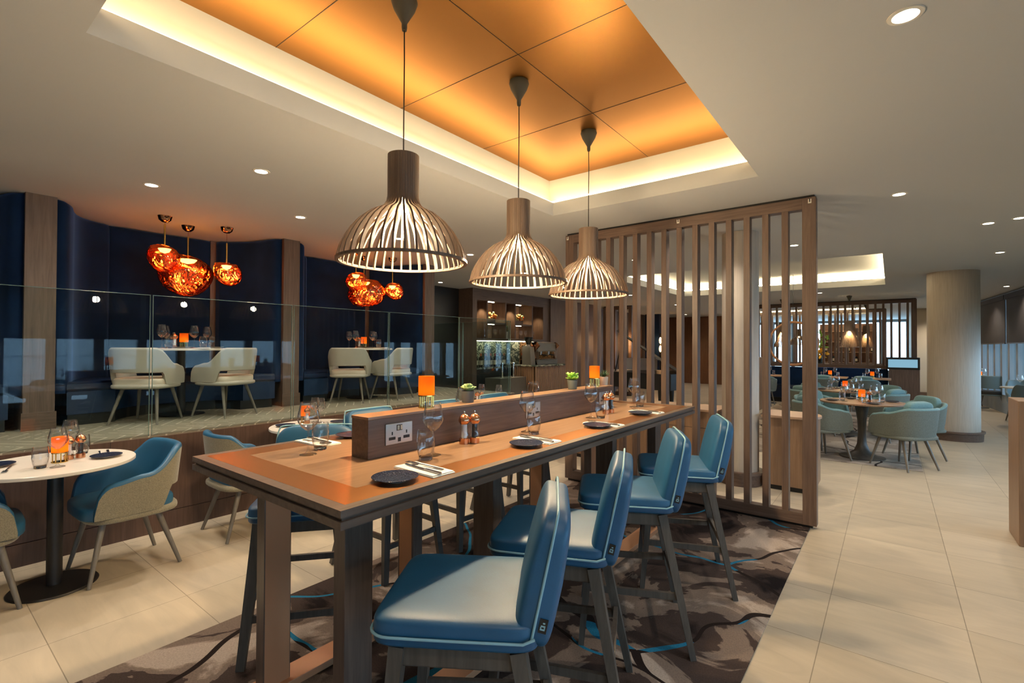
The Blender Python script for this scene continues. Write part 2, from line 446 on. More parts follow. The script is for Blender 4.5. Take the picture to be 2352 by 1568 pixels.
def coffer(h, top, ztop, out, led, ledname):
    x0, x1, y0, y1 = h; o = out
    bm = B(); bx(bm, x0 - o, x1 + o, y0 - o, y1 + o, ztop, ztop + .03)
    p = obj('coffer_panel', bm, top, ceil, smooth=0); p['label'] = 'copper coloured recessed ceiling panel' if top == 'coffer_copper' else 'plain recessed ceiling panel'
    bm = B(); t = .03
    for q in ((x0 - o - t, x0 - o, y0 - o, y1 + o), (x1 + o, x1 + o + t, y0 - o, y1 + o), (x0 - o, x1 + o, y0 - o - t, y0 - o), (x0 - o, x1 + o, y1 + o, y1 + o + t)):
        bx(bm, *q, CZ + .03, ztop)
    obj('coffer_side', bm, 'white_paint', ceil, smooth=0)
    bm = B(); w = .012; c = o * .55
    z = CZ + .140
    bx(bm, x0 - c - w, x0 - c + w, y0 - c, y1 + c, z, z + .02); bx(bm, x1 + c - w, x1 + c + w, y0 - c, y1 + c, z, z + .02)
    bx(bm, x0 - c, x1 + c, y0 - c - w, y0 - c + w, z, z + .02); bx(bm, x0 - c, x1 + c, y1 + c - w, y1 + c + w, z, z + .02)
    q = obj('cove_light_strip', bm, led, ceil, smooth=0); q['label'] = 'glowing strip hidden behind the recess lip'
coffer(HOLES[0], 'coffer_copper', 3.13, .13, 'led_warm', '')
coffer(HOLES[1], 'paint', 3.02, .14, 'led_cream', '')
coffer(HOLES[2], 'paint', 3.02, .14, 'led_cream', '')
# seams between the copper sheets
bm = B()
for y in (1.30, 2.17, 3.04): bx(bm, -2.68, -.63, y - .0015, y + .0015, 3.1285, 3.1305)
bx(bm, -1.657, -1.654, .35, 4.03, 3.1285, 3.1305)
obj('panel_seam', bm, 'black_metal', ceil, smooth=0)

def wall(name, x0, x1, y0, y1, z0=0, z1=CZ, m='wall_paint', label=None):
    bm = B(); bx(bm, x0, x1, y0, y1, z0, z1); return struct(name, bm, m, label)
wall('wall_left', -7.75, -7.6, -4.2, 27, m='wood_z', label='dark wood wall behind the booths and bar')
wall('wall_near', -7.75, 6, -4.3, -4.2, label='beige wall behind the viewer')
wall('wall_back', .72, 2.2, 19.95, 20.1, label='beige wall at the far end of the aisle')
bm = B(); bx(bm, .7, 2.0, 19.9, 19.95, 0, .11); struct('baseboard_back', bm, 'wood_x', 'dark wood baseboard under the far beige wall')
wall('wall_right', .60, .72, 19.95, 27, label='beige wall beside the far room')

# window wall down the right hand side, and the far windows
WPTS = [(1.78, 19.95), (2.32, 13.0), (2.95, 6.0), (3.35, 0.5), (3.6, -4.2)]
wn = [0]
def window(a, b, zs, zh, mull, label, blind=None):
    """one glazed bay from a to b: sill wall, posts, glass and (blind) its roller blind"""
    a = Vector((*a, 0)); b = Vector((*b, 0)); L = (b - a).length; ang = atan2(b.y - a.y, b.x - a.x)
    wn[0] += 1
    bm = B(); bx(bm, 0, L, -.06, .06, 0, zs); bx(bm, 0, L, -.06, .06, zh, CZ)
    w = obj('window_%d' % wn[0], bm, 'frame_grey', None, (a.x, a.y, 0), ang, smooth=0); tag(w, label, None, None, 'structure')
    bm = B(); n = max(1, round(L / mull))
    for i in range(n + 1):
        x = L * i / n; bx(bm, max(0, x - .075), min(L, x + .075), -.07, .07, zs, zh)
    obj('window_frame', bm, 'frame_grey', w, smooth=0)
    bm = B(); bx(bm, 0, L, -.004, .004, zs, zh); obj('window_pane', bm, 'pane', w, smooth=0)
    return w, L, ang
def portal(a, b, zs, zh):
    a = Vector((*a, 0)); b = Vector((*b, 0)); L = (b - a).length; mid = (a + b) / 2
    d = (b - a).normalized(); nrm = Vector((d.y, -d.x, 0))
    if nrm.x > 0: nrm = -nrm
    o = light('AREA', 'daylight_portal', (mid.x - nrm.x * .1, mid.y - nrm.y * .1, (zs + zh) / 2), 1, (1, 1, 1), shape='RECTANGLE', size=L, size_y=zh - zs)
    o.data.cycles.is_portal = True
    o.rotation_euler = nrm.to_track_quat('-Z', 'Z').to_euler()
bays = []
for (p, q) in zip(WPTS, WPTS[1:]):
    p = Vector(p); q = Vector(q); n = max(1, round((q - p).length / 2.3))
    for i in range(n): bays.append((p.lerp(q, i / n), p.lerp(q, (i + 1) / n)))
for i, (p, q) in enumerate(bays):
    w, L, ang = window(p, q, .42, 2.62, .62, 'grey framed window bay along the right side, seen past the big column')
    portal(p, q, .42, 1.6)
    if True:  # bays beyond the frame get added blinds too, narrowing reflections in the balustrade
        bl = thing('roller_blind', ['dark roller blind at the far end of the window row', 'second dark roller blind from the far end of the window row', 'dark roller blind left of the gap beside the big round column',
                                    'dark roller blind at the right edge of the photo'][i] if i < 4 else 'unseen dark roller blind added along the window wall to narrow reflections', 'blind', (p.x, p.y, 0), ang, 'roller blinds on the window wall')
        bm = B(); bx(bm, .05, L - .05, -.115, -.105, 1.6, 2.6); obj('blind_fabric', bm, 'blind', bl, smooth=0)
        bm = B(); bx(bm, .05, L - .05, -.125, -.095, 1.585, 1.61); obj('bottom_bar', bm, 'black_metal', bl, smooth=0)
        bm = B(); bx(bm, .02, L - .02, -.15, -.075, 2.58, 2.68); obj('blind_cassette', bm, 'blind', bl, smooth=0)
far = [((-7.6, 27), (-4.6, 27)), ((-4.6, 27), (-2.0, 27)), ((-2.0, 27), (.6, 27))]
for i, (p, q) in enumerate(far):
    window(p, q, .5, 2.62, .75, 'bright far window seen through the slatted screens'); portal(p, q, .5, 2.62)
# outside
bm = B(); bx(bm, 4.2, 40, -30, 60, -.6, -.5); struct('ground_outside', bm, 'bounce_ground', 'ground outside the windows, made pale to bounce daylight')
bm = B(); bx(bm, 20, 24, -10, 60, -.5, 2.2); bx(bm, 19.9, 20, -10, 60, .2, .5); bx(bm, 19.9, 20, -10, 60, 1.0, 1.2)
fb = obj('building', bm, 'facade', smooth=0); tag(fb, 'pale low building outside beyond the window row', 'building')

# ---- raised platform
bm = B(); bx(bm, -7.6, -4.6, -4.2, 5.95, 0, PZ); struct('raised_floor', bm, 'fascia_wood', 'wood faced raised floor of the booth area')
bm = B(); bx(bm, -7.6, -4.585, -4.2, 5.95, PZ, PZ + .012); struct('carpet', bm, 'herringbone_carpet', 'grey beige herringbone carpet on the raised floor')
bm = B(); bx(bm, -4.6, -4.572, -4.2, 5.96, .155, PZ - .0); 
f = struct('trim_1', bm, 'fascia_wood', 'brown wood fascia of the raised floor')
bm = B(); bx(bm, -4.6, -4.57, -4.2, 5.96, 0, .15); struct('baseboard_left', bm, 'fascia_wood', 'wood plinth board under the fascia')
bm = B()
for y in (-.55, 1.02, 2.6, 4.2): bx(bm, -4.5715, -4.5705, y, y + .003, .155, PZ)
obj('board_joint', bm, 'black', f, smooth=0)

# ---- columns
def column(c, R, m, label, trim):
    bm = B(); lathe(bm, [(R, .0), (R, CZ)], 64, (0, 0, 0)); o = obj('column', bm, m, None, (c[0], c[1], 0)); tag(o, label, None, None, 'structure')
    bm = B(); lathe(bm, [(R + .03, 0), (R + .035, .12), (R + .055, .125), (R + .055, .15), (R + .001, .15)], 64); obj('column_base', bm, 'wood_x', o)
column((.812, 10.79), .33, 'cream_wood', 'thick round beige column beside the aisle', 1)
column((-1.31, 5.78), .186, 'cream_wood', 'slim round cream column behind the near slatted screen', 1)

# ---- rugs
bm = B(); bx(bm, -2.81, -.525, -.35, 4.66, 0, .008, .003); o = obj('rug', bm, 'rug_dark'); tag(o, 'dark brown abstract patterned rug with blue strokes under the high table', 'rug')
bm = B(); bx(bm, -2.3, .303, 7.62, 14.95, 0, .008, .003); o = obj('rug', bm, 'rug_light'); tag(o, 'grey patterned rug under the far teal chairs', 'rug')

# ------------------------------------------------------------------ lights in the ceiling
def downlight(x, y, label, power=34, z=CZ, r=.042):
    t = thing('downlight', label, 'ceiling light', (x, y, z), 0, 'recessed ceiling downlights')
    bm = B(); lathe(bm, [(r, -.001), (r, -.004), (r + .014, -.003), (r + .016, 0), (r, 0)], 28); obj('trim_ring', bm, 'white_paint', t)
    bm = B(); lathe(bm, [(0, -.0015), (r, -.0015)], 28); obj('lens', bm, 'lens', t)
    if power:
        light('SPOT', 'downlight_beam', (0, 0, -.02), power, (1, .88, .73), t, spot_size=radians(128), spot_blend=.75, shadow_soft_size=.03)
DL = [(-3.577, 1.639, 'downlight left of the copper recess above the nearest tub chair'), (-4.573, 1.256, 'downlight in front of the booths nearest the left edge of the photo'),
      (-4.548, 2.462, 'downlight in front of the booths between the two copper lamp clusters'), (-4.53, 3.665, 'downlight seen through the nearest slatted pendant'),
      (-4.536, 4.882, 'downlight seen just right of the nearest slatted pendant'), (-6.98, 6.66, 'downlight over the passage left of the bar'),
      (-4.94, 6.66, 'downlight seen through the middle slatted pendant'), (-4.96, 11.02, 'downlight seen right of the farthest slatted pendant'), (-5.0, 14.3, 'small far downlight seen through the screen near the coffee bar'),
      (.048, 2.344, 'large near downlight at upper right of the photo'), (.058, 5.05, 'downlight right of the top corner of the slatted screen'),
      (.776, 6.759, 'left one of the paired downlights near the right edge'), (.981, 6.66, 'downlight cut by the right edge of the photo'), (1.129, 8.897, 'downlight above right of the round column'),
      (1.845, 13.82, 'far downlight in front of the window blinds'), (-1.504, 5.05, 'downlight behind the screen in front of the slim column'), (-.929, 6.81, 'downlight seen through the screen beside its right post'),
      (-1.27, 13.07, 'downlight between the far recess and the second screen'), (-6.2, 18.8, 'tiny farthest downlight over the sconce wall')]
for x, y, l in DL: downlight(x, y, l)
for x, y, l, z in [(-2.66, 9.345, 'small downlight inside the far recess seen through the screen', 3.02), (-.812, 9.396, 'small downlight inside the far recess by its right end', 3.02)]: downlight(x, y, l, 20, z)
for x, y in ((1.1, 19.2), (1.65, 19.2)): downlight(x, y, 'added unseen downlight brightening the far beige wall', 45)  # lamps added to brighten the far wall, no fitting seen there
for x, y in [(-3.58, -.25), (-4.56, .05), (2.2, .6), (-1.6, -2.6), (1.5, 16.0), (.4, .0), (-2.8, 16.6), (-5.5, 8.8), (-2.9, 6.6)]:  # first pair follow the table shadow, the rest are invented for fill
    downlight(x, y, 'unseen ceiling downlight, one of a mostly added fill set')
# ------------------------------------------------------------------ high table
TZ = 1.0; X0, X1, Y0, Y1 = -2.38, -1.26, .812, 4.045
tb = thing('high_table', 'long wooden high table with copper inlay and a raised socket divider along its middle', 'table', (-1.82, 2.43, .008))
O = Vector((-1.82, 2.43, .008))
def rel(bm): bmesh.ops.translate(bm, vec=-O, verts=bm.verts)
bm = B(); a = .04; w = .165
bx(bm, X0 + w, X1 - w, Y0 + w, Y1 - w, TZ - .03, TZ); rel(bm); obj('centre_panel', bm, 'table_wood', tb, smooth=0)
bm = B()
def mitre(bm, i0, i1, z0, z1):
    q0 = [(X0 + i0, Y0 + i0), (X1 - i0, Y0 + i0), (X1 - i0, Y1 - i0), (X0 + i0, Y1 - i0)]
    q1 = [(X0 + i1, Y0 + i1), (X1 - i1, Y0 + i1), (X1 - i1, Y1 - i1), (X0 + i1, Y1 - i1)]
    for i in range(4):
        j = (i + 1) % 4
        prism(bm, [q0[i], q0[j], q1[j], q1[i]], z0, z1)
mitre(bm, a, w, TZ - .03, TZ + .0003); rel(bm); obj('inlay_border', bm, 'copper_inlay', tb, smooth=0)['label'] = 'copper inlay band with mitred corners'
bm = B(); mitre(bm, 0, a, TZ - .022, TZ); mitre(bm, .010, .05, TZ - .034, TZ - .022); mitre(bm, .0, .12, TZ - .058, TZ - .034); rel(bm); obj('edge_moulding', bm, 'edge_wood', tb, smooth=0)
bm = B(); bx(bm, X0 + .12, X1 - .12, Y0 + .12, Y1 - .12, TZ - .056, TZ - .03); rel(bm); obj('underframe', bm, 'edge_wood', tb, smooth=0)
for y, turned in ((.975, 0), (1.745, 1), (2.98, 1), (3.78, 0)):
    for sx in (-1, 1):
        if not turned:
            xa = -1.81 + sx * .29; bm = B(); bx(bm, xa - .034, xa + .034, y, y + .115, .008, TZ - .055, .002)
            fx = xa + .0345 if sx < 0 else xa - .0345
        else:
            xa = -1.81 + sx * .28; bm = B(); bx(bm, xa - .062, xa + .062, y, y + .065, .008, TZ - .055, .002)
        rel(bm); lg = obj('leg', bm, 'leg_wood', tb, smooth=0)
        bm = B()
        if not turned: bx(bm, fx - .001, fx + .001, y + .004, y + .111, .012, TZ - .058)
        else: bx(bm, xa - .05, xa + .05, y - .0015, y + .001, .012, TZ - .058)
        rel(bm)
        if sx < 0: obj('copper_facing', bm, 'copper_face', lg, smooth=0)
        else: bm.free()
for y0, y1 in ((.975, 1.81), (2.98, 3.895)):
    for sx in (-1, 1):
        xa = -1.81 + sx * .285; bm = B(); bx(bm, xa - .06, xa + .06, y0 - .02, y1 + .02, .0085, .04, .002); rel(bm); obj('foot_rail', bm, 'copper_face', tb, smooth=0)
SX0, SX1, SY0, SY1, SZ = -1.855, -1.737, 1.246, 3.53, TZ + .178
bm = B(); bx(bm, SX0, SX1, SY0, SY1, TZ, SZ - .012, .002); rel(bm); dv = obj('socket_divider', bm, 'wood_y', tb, smooth=0)
bm = B(); bx(bm, SX0 - .002, SX1 + .002, SY0 - .002, SY1 + .002, SZ - .012, SZ, .0015); rel(bm); obj('divider_cap', bm, 'table_wood', dv, smooth=0)
def socket(y):
    bm = B(); bx(bm, SX1, SX1 + .006, y, y + .148, TZ + .046, TZ + .138, .002); rel(bm); p = obj('socket_plate', bm, 'steel', dv, smooth=0)
    p['label'] = 'brushed metal double socket plate'
    zc = TZ + .092
    for q in [(k - .003, k + .003, zc - .004, zc + .010, 0) for k in (.034, .114)] + [(k - .018, k + .018, zc - .026, zc - .013, .004) for k in (.034, .114)] + [(.066, .082, zc - .037, zc - .019, 0), (.058, .090, zc + .012, zc + .038, .002)]:
        bm = B(); bx(bm, SX1 + .005, SX1 + .0069, y + q[0], y + q[1], q[2], q[3], min(q[4], .0009)); rel(bm); obj('socket_hole', bm, 'black', dv, smooth=0)
    for k in (.066, .082):
        bm = B(); bx(bm, SX1 + .0065, SX1 + .010, y + k - .006, y + k + .006, zc + .0145, zc + .0355, .0015); rel(bm); obj('rocker_switch', bm, 'chrome', dv, smooth=0)
socket(1.333); socket(2.365); socket(3.30)

# ------------------------------------------------------------------ bar stools
def make_stool():
    t = thing('bar_stool', '', 'stool')
    def puff(v):
        k = 1 - .10 * max(0, v.y) / .2
        return Vector((v.x * (1.0 + .03 * (v.y < 0)), v.y, v.z * (1 + .0 * v.y)))
    bm = B(); sell(bm, .222, .235, .045, .30, .22, T(0, -.02, .692)); obj('seat', bm, 'blue_leather', t, smooth=60)
    def bw(v):
        s = v.z / .19                       # -1 bottom .. 1 top
        v.x *= 1 - .07 * max(0, s) ** 2 * 1.0
        v.y *= 1.0 - .18 * max(0, s)
        v.y += .012 * (1 - (v.x / .2) ** 2) * 0
        return v
    lean = -.21
    mb = T(0, .222, .835, rx=lean)
    bm = B(); sell(bm, .212, .056, .192, .36, .30, mb, warp=bw, nu=48, nv=28); obj('backrest', bm, 'blue_leather', t, smooth=60)
    # piping: round the seat edge and up over the back
    pts = []
    zs = .688
    pts += [(-.226, .17, zs), (-.228, .05, zs), (-.229, -.12, zs)]
    for k in range(7):
        th = pi + k / 6 * pi / 2; pts.append((-.172 + .056 * cos(th), -.195 + .062 * sin(th), zs))
    for k in range(7):
        th = 1.5 * pi + k / 6 * pi / 2; pts.append((.172 + .056 * cos(th), -.195 + .062 * sin(th), zs))
    pts += [(.229, -.12, zs), (.228, .05, zs), (.226, .17, zs)]
    up = []
    for k in range(9):
        s = -.78 + k * .2
        w = .214 * (1 - .07 * max(0, s) ** 2); w = w if s < .6 else w
        up.append(mb @ Vector((w, -.0, s * .192)))
    top = []
    for k in range(11):
        th = k / 10 * pi; top.append(mb @ Vector((math.copysign(abs(cos(th)) ** .35, cos(th)) * .198, 0,   .194 * (.9 + .105 * sin(th) ** .5 if 0 < th < pi else .9))))
    loop = [Vector(p) for p in pts] + [Vector((.222, .2, zs + .012))] + up + top + [Vector((-p.x, p.y, p.z)) for p in reversed(up)] + [Vector((-.222, .2, zs + .012))]
    bm = B(); tube(bm, loop, .0042, 6, closed=True); obj('piping', bm, 'piping', t, smooth=80)
    # small woven tag by the piping
    for sx in (-1, 1):
        m4 = mb @ T(sx * .2135, .022, -.10)
        bm = B(); bx(bm, -.001, .0012, -.011, .011, -.019, .019, 0, m4); tg = obj('fabric_tag', bm, 'black', t, smooth=0)
        bm = B()
        for z0, z1, y0, y1 in ((-.011, -.007, -.006, .006), (-.002, .002, -.006, .004), (.006, .010, -.002, .004), (-.011, .002, .003, .006), (-.011, -.002, -.007, -.004)):
            bx(bm, -.0016, .0018, y0, y1, z0, z1, 0, m4)
        obj('tag_mark', bm, 'piping', tg, smooth=0)
    # apron, legs, stretchers
    bm = B()
    for q in ((-.19, .19, -.195, -.165), (-.19, .19, .145, .175), (-.19, -.16, -.195, .175), (.16, .19, -.195, .175)): bx(bm, *q, .588, .648, .006)
    bx(bm, -.17, .17, -.17, .15, .640, .655)
    obj('apron', bm, 'stool_wood', t, smooth=0)
    F = {}
    for sx in (-1, 1):
        for k, (ty, fy, fx) in (('front', (-.18, -.24, .235)), ('rear', (.155, .285, .265))):
            bm = B(); a = Vector((sx * .175, ty, .645)); b = Vector((sx * fx, fy, .0))
            tube(bm, [a, a.lerp(b, .12), b], [1.12, 1.05, .72], sq=(.019, .025)); obj('leg', bm, 'stool_wood', t, smooth=0); F[k, sx] = (a, b)
    def at(k, sx, z): a, b = F[k, sx]; return a.lerp(b, (a.z - z) / (a.z - b.z))
    for (k1, s1, k2, s2, z) in (('front', -1, 'front', 1, .215), ('rear', -1, 'rear', 1, .30), ('front', -1, 'rear', -1, .27), ('front', 1, 'rear', 1, .27)):
        bm = B(); tube(bm, [at(k1, s1, z), at(k2, s2, z)], 1, sq=(.009, .016)); obj('stretcher', bm, 'stool_wood', t, smooth=0)
    return t
st = make_stool()
G = 'blue leather bar stools round the high table'
for x, y, ph, l in [(-1.03, 1.13, 33, 'nearest blue leather bar stool, large at the lower middle, right side of the high table'), (-1.095, 1.735, 24, 'second blue leather bar stool along the right side of the high table'),
                    (-1.115, 2.45, 28, 'third blue leather bar stool along the right side of the high table'), (-1.088, 3.17, 25, 'farthest blue leather bar stool on the right side, in front of the slatted screen')]:
    place(st, (x, y, .008), radians(-90 + ph), l, G)
for x, y, th, l in [(-2.36, 1.33, 50, 'nearest blue bar stool on the left of the high table, behind its near legs'), (-2.70, 2.13, 90, 'second bar stool on the left of the high table, legs seen under it'),
                    (-2.66, 2.78, 86, 'third bar stool on the left of the high table, legs between table legs'), (-2.70, 3.52, 90, 'last bar stool on the left of the high table, nearest the screen')]:
    place(st, (x, y, .008), radians(th), l, G)

# ------------------------------------------------------------------ tableware prototypes
def make_wine():
    t = thing('wine_glass', '', 'glass')
    bm = B(); lathe(bm, [(.004, .105), (.012, .108), (.028, .122), (.042, .142), (.0465, .158), (.044, .178), (.038, .205), (.0325, .232), (.0319, .2328), (.0313, .232), (.0368, .205), (.0428, .178), (.0453, .158), (.041, .143), (.027, .1235), (.010, .1095)], 32); obj('bowl', bm, 'glassware', t, smooth=80)
    bm = B(); lathe(bm, [(0, .104), (.004, .103), (.0036, .06), (.004, .02), (.012, .008), (.034, .003), (.036, .0), (0, 0)], 24); obj('stem', bm, 'glassware', t, smooth=80)
    return t
def make_tumbler():
    t = thing('tumbler', '', 'glass')
    bm = B(); lathe(bm, [(.029, .012), (.034, .03), (.0385, .06), (.038, .085), (.0345, .123), (.0338, .1238), (.0331, .123), (.0366, .085), (.0371, .06), (.0327, .03), (.0275, .0135)], 32); obj('bowl', bm, 'glassware', t, smooth=80)
    bm = B(); lathe(bm, [(0, .013), (.024, .012), (.0285, .014), (.0275, .002), (.025, 0), (0, 0)], 32); obj('glass_foot', bm, 'glass_base', t, smooth=50)
    return t
def make_plate():
    bm = B(); lathe(bm, [(0, .004), (.045, .004), (.06, .008), (.082, .0155), (.083, .0165), (.082, .0172), (.06, .0115), (.04, .009), (0, .0085)], 48)
    t = thing('side_plate', '', 'plate'); 
    bm2 = B(); lathe(bm2, [(0, 0), (.042, 0), (.045, .003), (.06, .007), (.0822, .0148)], 48); obj('underside', bm2, 'china', t, smooth=60)
    obj('glazed_face', bm, 'navy_plate', t, smooth=60); return t
def make_napkin():
    bm = B(); bx(bm, -.055, .055, -.118, .118, 0, .004, .0018); bx(bm, -.054, .053, -.117, .112, .0042, .008, .0018); o = obj('napkin', bm, 'napkin', smooth=60); return tag(o, '', 'napkin')
def make_fork():
    bm = B()
    tube(bm, [(0, .10, .002), (0, .04, .004), (0, -.03, .005), (0, -.045, .0045)], [1.0, .8, .6, .8], sq=(.0055, .0013))
    bx(bm, -.0115, .0115, -.066, -.045, .0035, .0055, .0008)
    for k in (-.0092, -.0031, .0031, .0092): bx(bm, k - .0016, k + .0016, -.105, -.065, .0035, .0053)
    o = obj('fork', bm, 'chrome', smooth=60); return tag(o, '', 'fork')
def make_knife():
    bm = B()
    tube(bm, [(0, .11, .003), (0, .02, .0035)], [.9, .8], sq=(.008, .003))
    prism(bm, [(-.007, .02), (.007, .02), (.008, -.06), (.004, -.105), (-.006, -.112)], .002, .0036)
    o = obj('knife', bm, 'chrome', smooth=60); return tag(o, '', 'knife')
def make_lamp():
    t = thing('table_lamp', '', 'lamp')
    bm = B(); lathe(bm, [(.039, .062), (.039, .155), (.037, .155), (.037, .062)], 40); obj('lamp_shade', bm, 'orange_shade', t, smooth=60)['label'] = 'glowing orange cylinder shade'
    bm = B(); lathe(bm, [(0, 0), (.040, 0), (.040, .005), (0, .005)], 40); lathe(bm, [(0, .057), (.040, .057), (.040, .063), (.012, .063), (0, .064)], 40)
    obj('lamp_base', bm, 'brass', t)
    bm = B()
    for k in range(9):
        th = 2 * pi * k / 9; tube(bm, [(.034 * cos(th), .034 * sin(th), .004), (.034 * cos(th), .034 * sin(th), .058)], .0028, 8)
    obj('brass_rods', bm, 'brass', t)
    bm = B(); sell(bm, .012, .012, .012, 1, 1, T(0, 0, .080), 16, 8); obj('light_bulb', bm, 'candle', t)
    return t
def make_mill(core):
    t = thing('salt_mill' if core == 'salt' else 'pepper_mill', '', 'salt mill' if core == 'salt' else 'pepper mill')
    bm = B(); lathe(bm, [(0, 0), (.0245, 0), (.0245, .027), (.022, .029), (0, .029)], 28); obj('mill_base', bm, 'copper_mill', t)
    bm = B(); lathe(bm, [(.0225, .029), (.0235, .045), (.019, .055), (.0205, .068), (.0185, .098)], 28); obj('mill_body', bm, 'glassware', t, smooth=80)
    bm = B(); lathe(bm, [(0, .03), (.0135, .03), (.0135, .095), (0, .095)], 20); obj('filling', bm, core, t)
    bm = B(); lathe(bm, [(0, .097), (.019, .097), (.0275, .108), (.0285, .118), (.024, .133), (.013, .144), (.006, .147), (0, .147)], 28); obj('mill_cap', bm, 'copper_mill', t)
    bm = B(); lathe(bm, [(0, .147), (.0035, .147), (.003, .150), (.0055, .155), (.004, .161), (0, .162)], 14); obj('mill_knob', bm, 'chrome', t)
    return t
def make_plant(kind, pot, r, h):
    t = thing('potted_succulent', '', 'plant')
    bm = B(); lathe(bm, [(0, 0), (r * .82, 0), (r * .86, .004), (r, h * .9), (r, h), (r * .92, h), (r * .9, h * .9), (0, h * .88)], 36); obj('pot', bm, pot, t)
    bm = B(); lathe(bm, [(0, h * .9), (r * .9, h * .9)], 24); obj('soil', bm, 'soil', t)
    rnd = random.Random(kind)
    if kind == 'leaf_pale': spec = [(9, .55, .045, .016, .012), (8, .95, .04, .014, .018), (6, 1.3, .034, .011, .022)]
    elif kind == 'leaf_bright': spec = [(7, .45, .055, .017, .014), (7, .85, .062, .018, .018), (5, 1.2, .05, .014, .02)]
    else: spec = [(10, .5, .05, .006, .006), (9, .85, .055, .006, .008), (7, 1.2, .055, .005, .01)]
    for n, el, ln, wd, z in spec:
        for k in range(n):
            th = 2 * pi * (k + rnd.random() * .5) / n; e = el + rnd.uniform(-.12, .12); L = ln * rnd.uniform(.85, 1.1)
            bm = B()
            sell(bm, L * .5, wd, wd * .35, 1, 1, T(0, 0, h * .9 + z * .4, rz=th) @ T(ry=-e) @ T(L * .5 + .004), 14, 8, warp=lambda v: Vector((v.x, v.y * (.55 + .45 * (v.x / (L * .5) + 1) / 2 * 1.3), v.z)) if kind != 'leaf_dark' else Vector((v.x, v.y * (1 - .75 * (v.x / (L * .5) + 1) / 2), v.z)))
            obj('leaf', bm, kind, t, smooth=80)
    return t
wine, tumb, plate, napk, fork, knife = make_wine(), make_tumbler(), make_plate(), make_napkin(), make_fork(), make_knife()
lamp, salt, pepr = make_lamp(), make_mill('salt'), make_mill('pepper')

def cutlery(x, y, z, rz, where, dx=0.0):
    place(napk, (x, y, z), rz, 'folded white napkin ' + where, 'white napkins')
    R = Matrix.Rotation(rz, 3, 'Z')
    a = R @ Vector((-.022, -.02, 0)); b = R @ Vector((.014, .005, 0))
    place(fork, (x + a.x, y + a.y, z + .0085), rz + .06, 'silver fork on the napkin ' + where, 'forks')
    place(knife, (x + b.x, y + b.y, z + .0085), rz - .04, 'silver knife on the napkin ' + where, 'knives')
GW, GT, GP = 'wine glasses', 'water tumblers', 'speckled navy side plates'
RIGHT = [((-1.398, 1.118), (-1.425, 1.278), (-1.556, 1.405), (-1.562, 1.44), 'at the nearest right place of the high table'),
         ((-1.393, 1.905), (-1.43, 2.045), (-1.548, 2.185), (-1.615, 2.215), 'at the second right place of the high table'),
         ((-1.392, 2.617), (-1.40, 2.72), (-1.542, 2.955), (-1.60, 2.925), 'at the third right place of the high table'),
         ((-1.412, 3.305), (-1.42, 3.435), (-1.59, 3.715), (-1.625, 3.68), 'at the farthest right place of the high table')]
for p, n, tu, wi, wh in RIGHT:
    place(plate, (*p, TZ), 0, 'round speckled navy side plate ' + wh, GP)
    cutlery(n[0], n[1], TZ, radians(-92), wh)
    place(tumb, (*tu, TZ), 0, 'clear water tumbler ' + wh, GT)
    place(wine, (wi[0] - (.03 if tu[1] < 1.5 else 0), wi[1] + (.04 if tu[1] < 1.5 else 0), TZ), 0, 'empty wine glass ' + wh, GW)
LEFT = [((-2.245, 1.51), (-2.237, 1.31), (-2.085, 1.235), (-2.028, 1.143), 'at the nearest left place of the high table'),
        ((-2.25, 2.30), (-2.24, 2.10), (-2.09, 2.06), (-2.02, 2.12), 'behind the divider at the second left place'),
        ((-2.25, 3.02), (-2.24, 2.82), (-2.09, 2.78), (-2.02, 2.84), 'behind the divider at the third left place')]
for i, (p, n, tu, wi, wh) in enumerate(LEFT):
    place(plate, (*p, TZ), 0, 'round speckled navy side plate ' + wh, GP)
    cutlery(n[0], n[1], TZ, radians(92), wh)
    place(tumb, (*tu, TZ), 0, 'clear water tumbler ' + wh, GT)
    place(wine, (*wi, TZ), 0, 'empty wine glass ' + wh, GW)
place(salt, (-1.660, 1.75, TZ), 0, 'copper topped salt mill on the high table between the two nearest places', 'salt mills')
place(pepr, (-1.637, 1.80, TZ), 0, 'copper topped pepper mill on the high table between the two nearest places', 'pepper mills')
place(salt, (-1.615, 3.175, TZ), 0, 'salt mill behind the third wine glass of the high table', 'salt mills')
place(pepr, (-1.612, 3.245, TZ), 0, 'pepper mill behind the third wine glass of the high table', 'pepper mills')
GL = 'orange table lamps'
def put_lamp(x, y, z, label, p=.55):
    o = place(lamp, (x, y, z), 0, label, GL)
    light('POINT', 'lamp_glow', (x, y, z + .086), p, (1, .62, .26), None, shadow_soft_size=.013)
    return o
put_lamp(-1.800, 1.628, SZ, 'nearest orange shaded brass lamp on the divider of the high table')
put_lamp(-1.80, 3.345, SZ, 'orange shaded lamp at the far end of the divider between two potted plants')
for mk, (x, y), l in [(('leaf_pale', 'ceramic_grey', .037, .062), (-1.80, 1.925), 'pale green succulent in a ribbed grey pot beside the nearest divider lamp'), (('leaf_bright', 'ceramic_dark', .036, .066), (-1.79, 3.0), 'bright green jade plant in a dark grey pot on the divider'),
                      (('leaf_dark', 'ceramic_cream', .034, .066), (-1.79, 3.48), 'small dark spiky plant in a cream pot at the far end of the divider')]:
    o = make_plant(*mk); o.location = (x, y, SZ); o['label'] = l; o['group'] = 'potted plants on the divider'

